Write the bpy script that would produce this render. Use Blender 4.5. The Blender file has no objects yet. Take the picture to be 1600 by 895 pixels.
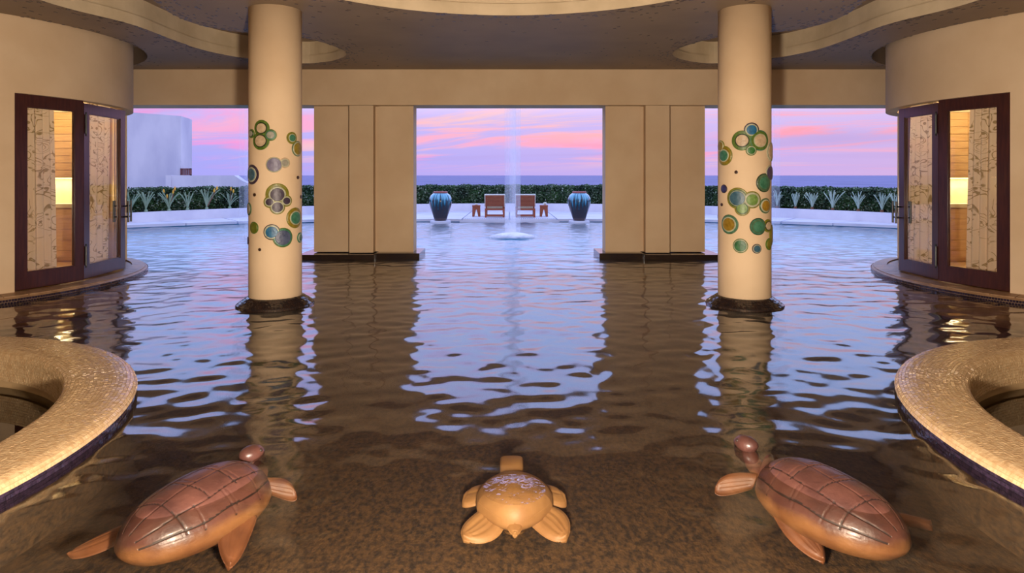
import bpy, bmesh, math, random
import numpy as np
from mathutils import Vector, Matrix
from mathutils.geometry import delaunay_2d_cdt

random.seed(7)
rng = np.random.default_rng(7)
PI = math.pi
scene = bpy.context.scene
COL = scene.collection

# ------------------------------------------------------------------ camera
F = 1000.0            # focal length in pixels of the 1600 x 895 frame
HC = 1.5              # camera height above the water
HX, HY = 796.0, 274.0 # pixel of the level forward direction
cam = bpy.data.cameras.new('camera')
cam.sensor_width = 36.0
cam.lens = 36.0 * F / 1600.0
cam.shift_x = (800.0 - HX) / 1600.0
cam.shift_y = -(447.5 - HY) / 1600.0
cam.clip_start = 0.05
cam.clip_end = 200000
camo = bpy.data.objects.new('camera', cam)
COL.objects.link(camo)
camo.location = (0, 0, HC)
camo.rotation_euler = (PI / 2, 0, 0)
scene.camera = camo

scene.view_settings.view_transform = 'Standard'
scene.view_settings.look = 'None'
scene.view_settings.gamma = 1.0
scene.view_settings.use_curve_mapping = False
scene.view_settings.exposure = 0.0


def lin(r, g, b):
    f = lambda v: v / 12.92 if v <= 0.04045 else ((v + 0.055) / 1.055) ** 2.4
    return (f(r / 255.0), f(g / 255.0), f(b / 255.0), 1.0)


# ------------------------------------------------------------------ world: dusk sky with streaked clouds
world = bpy.data.worlds.new('dusk_sky')
scene.world = world
world.use_nodes = True
wn, wl = world.node_tree.nodes, world.node_tree.links
wn.clear()


def N(nodes, t, **kw):
    n = nodes.new(t)
    for k, v in kw.items():
        setattr(n, k, v)
    return n


def math_node(nodes, links, op, a, b=None, clamp=False):
    n = nodes.new('ShaderNodeMath')
    n.operation = op
    n.use_clamp = clamp
    for i, v in enumerate((a, b)):
        if v is None:
            continue
        if isinstance(v, (int, float)):
            n.inputs[i].default_value = v
        else:
            links.new(v, n.inputs[i])
    return n.outputs[0]


def ramp_node(nodes, links, fac, stops, interp='LINEAR'):
    n = nodes.new('ShaderNodeValToRGB')
    n.color_ramp.interpolation = interp
    el = n.color_ramp.elements
    while len(el) < len(stops):
        el.new(0.5)
    for e, (p, c) in zip(el, stops):
        e.position = p
        e.color = c if len(c) == 4 else (*c, 1)
    if fac is not None:
        links.new(fac, n.inputs[0])
    return n.outputs[0]


def mix_col(nodes, links, fac, a, b, blend='MIX'):
    n = nodes.new('ShaderNodeMix')
    n.data_type = 'RGBA'
    n.blend_type = blend
    n.clamp_factor = True
    for i, v in ((0, fac), (6, a), (7, b)):
        if isinstance(v, (int, float)):
            n.inputs[i].default_value = v
        elif isinstance(v, tuple):
            n.inputs[i].default_value = v
        else:
            links.new(v, n.inputs[i])
    return n.outputs[2]


WM = lambda op, a, b=None, clamp=False: math_node(wn, wl, op, a, b, clamp)
tc = N(wn, 'ShaderNodeTexCoord')
sep = N(wn, 'ShaderNodeSeparateXYZ')
wl.new(tc.outputs['Generated'], sep.inputs[0])
X, Y, Z = sep.outputs
zc = WM('MAXIMUM', Z, 0.0)
base = ramp_node(wn, wl, WM('SQRT', zc), [
    (0.0, lin(176, 160, 226)), (0.16, lin(172, 166, 232)), (0.27, lin(198, 184, 238)), (0.34, lin(218, 202, 242)),
    (0.41, lin(190, 200, 248)), (0.52, lin(158, 188, 250)), (0.72, lin(152, 174, 230)), (1.0, lin(146, 162, 212))])
side = WM('MULTIPLY_ADD', X, 0.9)
side.node.inputs[2].default_value = 0.5
side.node.use_clamp = True
cool = mix_col(wn, wl, side, lin(146, 158, 246), lin(222, 176, 214))
lowf = WM('SUBTRACT', 1.0, WM('MULTIPLY', zc, 5.0), True)
base = mix_col(wn, wl, WM('MULTIPLY', lowf, 0.6), base, cool)
den = WM('ADD', zc, 0.07)
px_ = WM('DIVIDE', X, den)
py_ = WM('DIVIDE', Y, den)
comb = N(wn, 'ShaderNodeCombineXYZ')
wl.new(WM('MULTIPLY', px_, 0.55), comb.inputs[0])
wl.new(WM('ADD', py_, WM('MULTIPLY', px_, 0.35)), comb.inputs[1])
n1 = N(wn, 'ShaderNodeTexNoise')
n1.inputs['Scale'].default_value = 0.55
n1.inputs['Detail'].default_value = 7.0
n1.inputs['Roughness'].default_value = 0.6
n1.inputs['Distortion'].default_value = 0.9
wl.new(comb.outputs[0], n1.inputs['Vector'])
n2 = N(wn, 'ShaderNodeTexNoise')
n2.inputs['Scale'].default_value = 0.23
n2.inputs['Detail'].default_value = 3.0
n2.inputs['Distortion'].default_value = 0.4
wl.new(comb.outputs[0], n2.inputs['Vector'])
cl = ramp_node(wn, wl, n1.outputs[0], [(0.44, (0, 0, 0)), (0.60, (1, 1, 1))], 'EASE')
rise = ramp_node(wn, wl, zc, [(0.004, (0, 0, 0)), (0.045, (1, 1, 1)), (0.12, (1, 1, 1)), (0.22, (0.30, 0.30, 0.30)), (0.6, (0.08, 0.08, 0.08))])
clm = WM('MULTIPLY', WM('MULTIPLY', cl, rise), WM('MULTIPLY_ADD', side, 0.55))
clm.node.inputs[1].links[0].from_node.inputs[2].default_value = 0.62
clm.node.use_clamp = True
pink = mix_col(wn, wl, side, lin(255, 138, 204), lin(255, 164, 172))
peach = mix_col(wn, wl, ramp_node(wn, wl, n2.outputs[0], [(0.46, (0, 0, 0)), (0.6, (1, 1, 1))]), pink, lin(255, 198, 178))
sky = mix_col(wn, wl, clm, base, peach)
lil = ramp_node(wn, wl, n2.outputs[0], [(0.36, (1, 1, 1)), (0.46, (0, 0, 0))])
sky = mix_col(wn, wl, WM('MULTIPLY', WM('MULTIPLY', lil, rise), 0.55), sky, lin(176, 150, 206))
up = ramp_node(wn, wl, zc, [(0.09, (0, 0, 0)), (0.36, (1, 1, 1))])
gain = WM('MULTIPLY_ADD', up, 2.0)
gain.node.inputs[2].default_value = 1.13
glow = WM('MULTIPLY_ADD', Y, 0.18)          # the afterglow lies over the sea
glow.node.inputs[2].default_value = 0.84
gain = WM('MULTIPLY', gain, glow)
bg = N(wn, 'ShaderNodeBackground')
wl.new(gain, bg.inputs['Strength'])
wl.new(sky, bg.inputs['Color'])
wo = N(wn, 'ShaderNodeOutputWorld')
wl.new(bg.outputs[0], wo.inputs['Surface'])


# ------------------------------------------------------------------ lamps of lobby and pool, plus an added fill
def lamp(name, kind, loc, power, col, radius=0.1, target=None, size=None, spot=None):
    d = bpy.data.lights.new(name, kind)
    d.energy = power
    d.color = col
    if kind == 'AREA':
        d.shape = 'RECTANGLE'
        d.size, d.size_y = size
    else:
        d.shadow_soft_size = radius
    if kind == 'SPOT':
        d.spot_size = spot
        d.spot_blend = 0.6
    o = bpy.data.objects.new(name, d)
    COL.objects.link(o)
    o.location = loc
    if target is not None:
        o.rotation_euler = (Vector(target) - Vector(loc)).to_track_quat('-Z', 'Y').to_euler()
    return o


WARM = (1.0, 0.68, 0.36)
lamp('lobby_lamp', 'POINT', (0, 0.9, 0.78), 1560, (1.0, 0.84, 0.68), 0.10)
lamp('overhead_fill_light', 'AREA', (0, -1.2, 3.2), 70, (1.0, 0.84, 0.68), size=(4.0, 0.8), target=(0, 5, 1.0))  # added fill light, unseen above and behind the camera
lamp('pool_lamp', 'POINT', (0, 2.1, -0.17), 2.6, (1.0, 0.68, 0.24), 0.04)


# ------------------------------------------------------------------ materials
def new_mat(name):
    m = bpy.data.materials.new(name)
    m.use_nodes = True
    nt = m.node_tree
    nt.nodes.clear()
    out = nt.nodes.new('ShaderNodeOutputMaterial')
    return m, nt.nodes, nt.links, out


def mat(name, col, rough=0.6, col2=None, scale=8.0, detail=4.0, stretch=(1, 1, 1), bump=0.0, bscale=None,
        spec=0.5, coat=0.0, lo=0.35, hi=0.65, sheen=0.0):
    m, n, l, out = new_mat(name)
    p = n.new('ShaderNodeBsdfPrincipled')
    l.new(p.outputs[0], out.inputs['Surface'])
    p.inputs['Roughness'].default_value = rough
    p.inputs['Specular IOR Level'].default_value = spec
    p.inputs['Coat Weight'].default_value = coat
    p.inputs['Coat Roughness'].default_value = 0.12
    t = n.new('ShaderNodeTexCoord')
    mp = n.new('ShaderNodeMapping')
    mp.inputs['Scale'].default_value = stretch
    l.new(t.outputs['Object'], mp.inputs[0])
    nz = n.new('ShaderNodeTexNoise')
    nz.inputs['Scale'].default_value = scale
    nz.inputs['Detail'].default_value = detail
    l.new(mp.outputs[0], nz.inputs['Vector'])
    if col2 is None:
        col2 = tuple(c * 0.86 for c in col[:3]) + (1,)
    c = ramp_node(n, l, nz.outputs[0], [(lo, col), (hi, col2)])
    l.new(c, p.inputs['Base Color'])
    if bump > 0:
        nb = n.new('ShaderNodeTexNoise')
        nb.inputs['Scale'].default_value = bscale or scale * 4
        nb.inputs['Detail'].default_value = 4
        l.new(mp.outputs[0], nb.inputs['Vector'])
        b = n.new('ShaderNodeBump')
        b.inputs['Strength'].default_value = bump
        b.inputs['Distance'].default_value = 0.01
        l.new(nb.outputs[0], b.inputs['Height'])
        l.new(b.outputs[0], p.inputs['Normal'])
    return m


M = {}
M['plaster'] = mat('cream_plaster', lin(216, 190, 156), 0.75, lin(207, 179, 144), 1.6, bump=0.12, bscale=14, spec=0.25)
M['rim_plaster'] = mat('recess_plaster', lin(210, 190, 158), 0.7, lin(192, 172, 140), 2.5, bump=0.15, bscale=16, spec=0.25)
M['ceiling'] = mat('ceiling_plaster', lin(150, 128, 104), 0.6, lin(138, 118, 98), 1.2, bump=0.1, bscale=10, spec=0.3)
M['ceil_tile'] = mat('dark_ceiling_mosaic', lin(84, 70, 62), 0.35, lin(66, 58, 66), 6.0)
M['floor'] = mat('brown_pebble_plaster', lin(74, 53, 29), 0.7, lin(32, 22, 12), 48.0, 8.0, stretch=(1.0, 0.6, 1), bump=0.5, bscale=90, lo=0.36, hi=0.64)
M['floor_out'] = mat('teal_pool_plaster', lin(70, 160, 196), 0.6, lin(54, 140, 184), 2.0)
M['cream_tile'] = mat('cream_mosaic', lin(188, 162, 124), 0.25, lin(168, 138, 100), 30.0, spec=0.6)
M['grout'] = mat('mosaic_grout', lin(168, 140, 100), 0.8)
M['dark_tile'] = mat('dark_mosaic', lin(34, 28, 40), 0.14, lin(52, 40, 58), 30.0, spec=0.7)
M['dark_grout'] = mat('dark_grout', lin(30, 25, 26), 0.7)
M['skirt'] = mat('wet_brown_mosaic', lin(48, 34, 28), 0.12, lin(30, 24, 26), 20.0, spec=0.7)
M['ledge'] = mat('ledge_stone', lin(168, 134, 98), 0.45, lin(140, 108, 76), 9.0, bump=0.2)
M['mahogany'] = mat('dark_mahogany', lin(72, 34, 24), 0.28, lin(52, 22, 18), 5.0, stretch=(8, 8, 0.7), coat=0.3)
M['iron'] = mat('black_iron', lin(22, 20, 20), 0.35)
M['oak'] = mat('pale_oak', lin(214, 172, 112), 0.5, lin(200, 156, 98), 4.0, stretch=(0.8, 0.8, 9))
M['inner_wall'] = mat('inner_wall', lin(224, 198, 150), 0.7)
M['counter'] = mat('counter_stone', lin(226, 206, 160), 0.3)
M['white'] = mat('white_render', lin(226, 224, 230), 0.75, lin(214, 212, 222), 2.0, bump=0.1, bscale=10)
M['building'] = mat('grey_white_render', lin(226, 224, 232), 0.85, lin(198, 197, 212), 0.7, 8.0, stretch=(1, 1, 0.45), bump=0.15, bscale=5)
M['deck'] = mat('pale_deck_stone', lin(222, 218, 226), 0.55, lin(206, 204, 216), 1.4, bump=0.08)
M['joint'] = mat('dark_joint', lin(70, 66, 74), 0.8)
M['teak'] = mat('red_teak', lin(158, 74, 42), 0.5, lin(124, 52, 30), 12.0, stretch=(1, 1, 6))
M['cushion'] = mat('white_cushion', lin(232, 234, 226), 0.85, lin(214, 218, 208), 20.0)
M['soil'] = mat('planter_soil', lin(58, 44, 34), 0.9)
M['bark'] = mat('agave_base', lin(118, 76, 52), 0.9)
M['agave'] = mat('agave_leaf', lin(148, 174, 158), 0.5, lin(176, 194, 176), 5.0)
M['agave_green'] = mat('aloe_leaf', lin(122, 148, 118), 0.5, lin(150, 170, 138), 5.0)
M['stalk'] = mat('flower_stalk', lin(140, 96, 80), 0.7)
M['flower'] = mat('yellow_flower', lin(238, 190, 50), 0.6, lin(226, 150, 60), 14.0)
M['hedge'] = mat('hedge_leaf', lin(62, 98, 50), 0.45, lin(34, 58, 38), 3.0)
M['hedge_pale'] = mat('hedge_leaf_glossy', lin(168, 182, 160), 0.3, lin(110, 130, 104), 3.0)
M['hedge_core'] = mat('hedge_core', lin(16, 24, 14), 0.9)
M['terracotta'] = mat('terracotta_rim', lin(176, 92, 84), 0.5)
def turtle_mat():
    """carved stone: dark wet top, golden rim light painted in as tan below"""
    m, n, l, out = new_mat('carved_red_brown')
    p = n.new('ShaderNodeBsdfPrincipled')
    l.new(p.outputs[0], out.inputs['Surface'])
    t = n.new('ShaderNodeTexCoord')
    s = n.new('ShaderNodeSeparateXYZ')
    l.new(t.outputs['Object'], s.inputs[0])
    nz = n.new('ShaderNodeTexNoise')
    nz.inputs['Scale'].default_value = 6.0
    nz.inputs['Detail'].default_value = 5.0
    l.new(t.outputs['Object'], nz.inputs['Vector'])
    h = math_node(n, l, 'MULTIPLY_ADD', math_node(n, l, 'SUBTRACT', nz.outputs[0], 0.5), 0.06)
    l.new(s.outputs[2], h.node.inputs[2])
    lit_rim_split = ramp_node(n, l, h, [(0.19, (0, 0, 0)), (0.225, (1, 1, 1))])
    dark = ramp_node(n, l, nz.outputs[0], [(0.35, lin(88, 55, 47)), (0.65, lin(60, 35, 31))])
    tan = ramp_node(n, l, nz.outputs[0], [(0.35, lin(124, 86, 52)), (0.65, lin(98, 62, 37))])  # underwater glow along the low edge, put into the colour
    l.new(mix_col(n, l, lit_rim_split, tan, dark), p.inputs['Base Color'])
    p.inputs['Roughness'].default_value = 0.42
    p.inputs['Coat Weight'].default_value = 0.08
    p.inputs['Coat Roughness'].default_value = 0.1
    nb = n.new('ShaderNodeTexNoise')
    nb.inputs['Scale'].default_value = 26.0
    nb.inputs['Detail'].default_value = 4.0
    l.new(t.outputs['Object'], nb.inputs['Vector'])
    b = n.new('ShaderNodeBump')
    b.inputs['Strength'].default_value = 0.35
    b.inputs['Distance'].default_value = 0.01
    l.new(nb.outputs[0], b.inputs['Height'])
    l.new(b.outputs[0], p.inputs['Normal'])
    return m


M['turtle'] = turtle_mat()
M['turtle_flip'] = mat('carved_flipper', lin(112, 70, 42), 0.5, lin(84, 50, 30), 7.0, bump=0.2, bscale=20)
M['groove'] = mat('carved_groove', lin(34, 18, 14), 0.6)
M['turtle_tan'] = mat('carved_tan', lin(138, 103, 62), 0.6, lin(120, 86, 50), 6.0, bump=0.2, bscale=24)
M['sand'] = mat('ground_sand', lin(170, 156, 140), 0.9)
M['rust'] = mat('rusted_grille', lin(126, 76, 74), 0.7)
M['concrete'] = mat('roof_concrete', lin(180, 165, 145), 0.9)


def glaze_mat():
    m, n, l, out = new_mat('drip_glaze')
    p = n.new('ShaderNodeBsdfPrincipled')
    l.new(p.outputs[0], out.inputs['Surface'])
    p.inputs['Roughness'].default_value = 0.12
    p.inputs['Coat Weight'].default_value = 0.5
    t = n.new('ShaderNodeTexCoord')
    s = n.new('ShaderNodeSeparateXYZ')
    l.new(t.outputs['Object'], s.inputs[0])
    a = math_node(n, l, 'ARCTAN2', s.outputs[1], s.outputs[0])
    cb = n.new('ShaderNodeCombineXYZ')
    l.new(math_node(n, l, 'MULTIPLY', a, 2.6), cb.inputs[0])
    l.new(math_node(n, l, 'MULTIPLY', s.outputs[2], 0.9), cb.inputs[1])
    nz = n.new('ShaderNodeTexNoise')
    nz.inputs['Scale'].default_value = 2.4
    nz.inputs['Detail'].default_value = 4
    l.new(cb.outputs[0], nz.inputs['Vector'])
    # drip line: height + noise
    h = math_node(n, l, 'ADD', s.outputs[2], math_node(n, l, 'MULTIPLY', math_node(n, l, 'SUBTRACT', nz.outputs[0], 0.5), 1.5))
    c = ramp_node(n, l, h, [(0.36, lin(66, 48, 48)), (0.50, lin(44, 46, 54)), (0.60, lin(38, 96, 116)), (0.72, lin(70, 150, 178)), (0.88, lin(120, 184, 206))])
    l.new(c, p.inputs['Base Color'])
    return m


M['glaze'] = glaze_mat()


def curtain_mat():
    m, n, l, out = new_mat('vine_print_curtain')
    d = n.new('ShaderNodeBsdfDiffuse')
    tr = n.new('ShaderNodeBsdfTranslucent')
    mx = n.new('ShaderNodeMixShader')
    mx.inputs[0].default_value = 0.4
    uv = n.new('ShaderNodeTexCoord')
    nz = n.new('ShaderNodeTexNoise')
    nz.inputs['Scale'].default_value = 4.2
    nz.inputs['Detail'].default_value = 1.2
    nz.inputs['Distortion'].default_value = 1.8
    l.new(uv.outputs['UV'], nz.inputs['Vector'])
    k = math_node(n, l, 'FRACT', math_node(n, l, 'MULTIPLY', nz.outputs[0], 5.0))
    k = math_node(n, l, 'ABSOLUTE', math_node(n, l, 'SUBTRACT', k, 0.5))
    line = ramp_node(n, l, k, [(0.0, (1, 1, 1)), (0.06, (1, 1, 1)), (0.12, (0, 0, 0))])
    v = n.new('ShaderNodeTexVoronoi')
    v.inputs['Scale'].default_value = 9.0
    l.new(uv.outputs['UV'], v.inputs['Vector'])
    leaf = ramp_node(n, l, v.outputs['Distance'], [(0.0, (1, 1, 1)), (0.17, (1, 1, 1)), (0.21, (0, 0, 0))])
    n3 = n.new('ShaderNodeTexNoise')
    n3.inputs['Scale'].default_value = 2.6
    l.new(uv.outputs['UV'], n3.inputs['Vector'])
    gate = ramp_node(n, l, n3.outputs[0], [(0.40, (0, 0, 0)), (0.46, (1, 1, 1))])
    mask = math_node(n, l, 'MAXIMUM', math_node(n, l, 'MULTIPLY', line, gate), math_node(n, l, 'MULTIPLY', leaf, gate))
    c = mix_col(n, l, math_node(n, l, 'MULTIPLY', mask, 0.82), lin(226, 208, 184), lin(140, 118, 70))
    l.new(c, d.inputs['Color'])
    l.new(c, tr.inputs['Color'])
    l.new(d.outputs[0], mx.inputs[1])
    l.new(tr.outputs[0], mx.inputs[2])
    l.new(mx.outputs[0], out.inputs['Surface'])
    return m


M['curtain'] = curtain_mat()


def emit_mat(name, col, s):
    m, n, l, out = new_mat(name)
    e = n.new('ShaderNodeEmission')
    e.inputs['Color'].default_value = col
    e.inputs['Strength'].default_value = s
    l.new(e.outputs[0], out.inputs['Surface'])
    return m


M['lamp'] = emit_mat('lamp_strip', lin(255, 226, 160), 6.0)


def glass_mat():
    m, n, l, out = new_mat('window_glass')
    g = n.new('ShaderNodeBsdfGlossy')
    g.inputs['Roughness'].default_value = 0.01
    t = n.new('ShaderNodeBsdfTransparent')
    t.inputs['Color'].default_value = (0.95, 0.95, 0.95, 1)
    f = n.new('ShaderNodeLayerWeight')
    f.inputs['Blend'].default_value = 0.5
    k = math_node(n, l, 'MULTIPLY_ADD', math_node(n, l, 'POWER', f.outputs['Facing'], 5.0), 0.95)
    k.node.inputs[2].default_value = 0.03
    mx = n.new('ShaderNodeMixShader')
    l.new(k, mx.inputs[0])
    l.new(t.outputs[0], mx.inputs[1])
    l.new(g.outputs[0], mx.inputs[2])
    l.new(mx.outputs[0], out.inputs['Surface'])
    return m


M['glass'] = glass_mat()


def water_mat(name, tint, f0=0.04, rough=0.075, power=4.0, ripple=0.0, churn=False):
    """clear water: tinted see-through body under a Schlick mirror layer; the waves are in the mesh"""
    m, n, l, out = new_mat(name)
    g = n.new('ShaderNodeBsdfGlossy')
    g.inputs['Roughness'].default_value = rough
    if churn:                       # the fountains roughen the open-air half of the pool
        ge = n.new('ShaderNodeNewGeometry')
        sx = n.new('ShaderNodeSeparateXYZ')
        l.new(ge.outputs['Position'], sx.inputs[0])
        mr = n.new('ShaderNodeMapRange')
        for q, v in enumerate((0, 8.0, 14.5, rough, 0.26)):
            if q:
                mr.inputs[q].default_value = v
        mr.inputs[3].default_value = rough
        l.new(sx.outputs[1], mr.inputs[0])
        l.new(mr.outputs[0], g.inputs['Roughness'])
    tr = n.new('ShaderNodeBsdfTransparent')
    tr.inputs['Color'].default_value = tint
    f = n.new('ShaderNodeLayerWeight')
    f.inputs['Blend'].default_value = 0.5
    if ripple > 0:
        t = n.new('ShaderNodeTexCoord')
        z = n.new('ShaderNodeTexNoise')
        z.inputs['Scale'].default_value = 18.0
        l.new(t.outputs['Object'], z.inputs['Vector'])
        b = n.new('ShaderNodeBump')
        b.inputs['Strength'].default_value = ripple
        b.inputs['Distance'].default_value = 0.05
        l.new(z.outputs[0], b.inputs['Height'])
        l.new(b.outputs[0], g.inputs['Normal'])
        l.new(b.outputs[0], f.inputs['Normal'])
    k = math_node(n, l, 'MULTIPLY_ADD', math_node(n, l, 'POWER', f.outputs['Facing'], power), 1 - f0, True)
    k.node.inputs[2].default_value = f0
    mx = n.new('ShaderNodeMixShader')
    l.new(k, mx.inputs[0])
    l.new(tr.outputs[0], mx.inputs[1])
    l.new(g.outputs[0], mx.inputs[2])
    l.new(mx.outputs[0], out.inputs['Surface'])
    return m


M['water'] = water_mat('pool_water', (0.90, 0.87, 0.82, 1), churn=True)
M['tub_water'] = water_mat('still_water', (0.4, 0.38, 0.34, 1), rough=0.01)
M['bulge'] = water_mat('rippled_water', (0.95, 0.93, 0.9, 1), 0.05, 0.05, 3.0, 0.5)


def sea_mat():
    m, n, l, out = new_mat('sea_water')
    p = n.new('ShaderNodeBsdfPrincipled')
    p.inputs['Base Color'].default_value = lin(92, 92, 150)
    p.inputs['Roughness'].default_value = 0.6
    p.inputs['Specular IOR Level'].default_value = 0.25
    t = n.new('ShaderNodeTexCoord')
    mp = n.new('ShaderNodeMapping')
    mp.inputs['Scale'].default_value = (0.012, 0.05, 1)
    l.new(t.outputs['Object'], mp.inputs[0])
    z = n.new('ShaderNodeTexNoise')
    z.inputs['Scale'].default_value = 1.0
    z.inputs['Detail'].default_value = 6
    l.new(mp.outputs[0], z.inputs['Vector'])
    c = ramp_node(n, l, z.outputs[0], [(0.35, lin(66, 68, 112)), (0.6, lin(112, 108, 156))])
    l.new(c, p.inputs['Base Color'])
    b = n.new('ShaderNodeBump')
    b.inputs['Strength'].default_value = 0.6
    b.inputs['Distance'].default_value = 1.0
    l.new(z.outputs[0], b.inputs['Height'])
    l.new(b.outputs[0], p.inputs['Normal'])
    l.new(p.outputs[0], out.inputs['Surface'])
    return m


M['sea'] = sea_mat()


def veil_mat(name, dens, foam=False):
    """thin falling water: vertical streaks of fine droplets over clear gaps"""
    m, n, l, out = new_mat(name)
    t = n.new('ShaderNodeTexCoord')
    mp = n.new('ShaderNodeMapping')
    mp.inputs['Scale'].default_value = (1, 1, 1 if foam else 0.03)
    l.new(t.outputs['Object'], mp.inputs[0])
    z = n.new('ShaderNodeTexNoise')
    z.inputs['Scale'].default_value = 7.0 if foam else 6.0
    z.inputs['Detail'].default_value = 3
    l.new(mp.outputs[0], z.inputs['Vector'])
    a = ramp_node(n, l, z.outputs[0], [(0.36, (0.3, 0.3, 0.3)), (0.72, (1, 1, 1))])
    if foam:
        s = n.new('ShaderNodeSeparateXYZ')
        l.new(t.outputs['Object'], s.inputs[0])
        r2 = math_node(n, l, 'ADD', math_node(n, l, 'MULTIPLY', s.outputs[0], s.outputs[0]), math_node(n, l, 'MULTIPLY', s.outputs[1], s.outputs[1]))
        r = math_node(n, l, 'SQRT', r2)
        k = ramp_node(n, l, r, [(0.10, (1, 1, 1)), (0.34, (0.5, 0.5, 0.5)), (0.64, (0, 0, 0))])
        a = math_node(n, l, 'MULTIPLY', math_node(n, l, 'ADD', a, 0.35), k)
    a = math_node(n, l, 'MULTIPLY', a, dens, True)
    d = n.new('ShaderNodeBsdfDiffuse')
    d.inputs['Color'].default_value = (0.95, 0.95, 1, 1)
    tl = n.new('ShaderNodeBsdfTranslucent')
    tl.inputs['Color'].default_value = (0.95, 0.95, 1, 1)
    m1 = n.new('ShaderNodeMixShader')
    m1.inputs[0].default_value = 0.0 if foam else 0.75
    l.new(d.outputs[0], m1.inputs[1])
    l.new(tl.outputs[0], m1.inputs[2])
    tr = n.new('ShaderNodeBsdfTransparent')
    m2 = n.new('ShaderNodeMixShader')
    l.new(a, m2.inputs[0])
    l.new(tr.outputs[0], m2.inputs[1])
    l.new(m1.outputs[0], m2.inputs[2])
    l.new(m2.outputs[0], out.inputs['Surface'])
    return m


M['veil'] = veil_mat('falling_water', 0.26)
M['veil_thin'] = veil_mat('falling_water_thin', 0.14)
M['foam'] = veil_mat('splash_foam', 1.7, True)

_flat = {}


def ceramic(rgb):
    if rgb not in _flat:
        _flat[rgb] = mat('ceramic_%s' % ['glaze'][0], lin(*[c * 0.92 for c in rgb]), 0.4, lin(*[max(0, c * 0.92 - 22) for c in rgb]), 26.0, bump=0.15, bscale=60, spec=0.4)
    return _flat[rgb]


# ------------------------------------------------------------------ mesh helpers
def wloc(o):
    v = Vector((0, 0, 0))
    while o is not None:
        v += o.location
        o = o.parent
    return v


def mk(name, verts, faces, m, parent=None, origin=None, mi=None, smooth=False, uv=None, kind=None):
    """link ONE mesh object; verts in world space, re-based on parent or origin"""
    V = np.asarray(verts, dtype=float).reshape(-1, 3)
    loc = Vector((0, 0, 0))
    if parent is not None:
        V = V - np.array(wloc(parent))
    elif origin is not None:
        V = V - np.array(origin)
        loc = Vector(origin)
    me = bpy.data.meshes.new(name)
    me.from_pydata([tuple(v) for v in V], [], [tuple(int(i) for i in f) for f in faces])
    for x in (m if isinstance(m, (list, tuple)) else [m]):
        me.materials.append(x)
    if mi is not None:
        me.polygons.foreach_set('material_index', np.asarray(mi, dtype=np.int32))
    if uv is not None:
        lay = me.uv_layers.new(name='UVMap')
        idx = np.empty(len(me.loops), dtype=np.int32)
        me.loops.foreach_get('vertex_index', idx)
        lay.data.foreach_set('uv', np.asarray(uv, dtype=float)[idx].ravel())
    if smooth:
        me.polygons.foreach_set('use_smooth', np.ones(len(me.polygons), dtype=bool))
    me.update()
    if len(me.polygons) < 60000 and name not in ('foliage',):
        bm = bmesh.new()
        bm.from_mesh(me)
        bmesh.ops.recalc_face_normals(bm, faces=bm.faces)
        bm.to_mesh(me)
        bm.free()
    o = bpy.data.objects.new(name, me)
    COL.objects.link(o)
    o.location = loc
    if parent is not None:
        o.parent = parent
    if kind:
        o['kind'] = kind
    return o


def thing(name, label, cat, loc=(0, 0, 0), group=None):
    o = bpy.data.objects.new(name, None)
    o.empty_display_size = 0.1
    COL.objects.link(o)
    o.location = loc
    o['label'] = label
    o['category'] = cat
    if group:
        o['group'] = group
    return o


def tag(o, label, cat, group=None):
    o['label'] = label
    o['category'] = cat
    if group:
        o['group'] = group
    return o


def struct(o, label=None):
    o['kind'] = 'structure'
    if label:
        o['label'] = label
    return o


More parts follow.
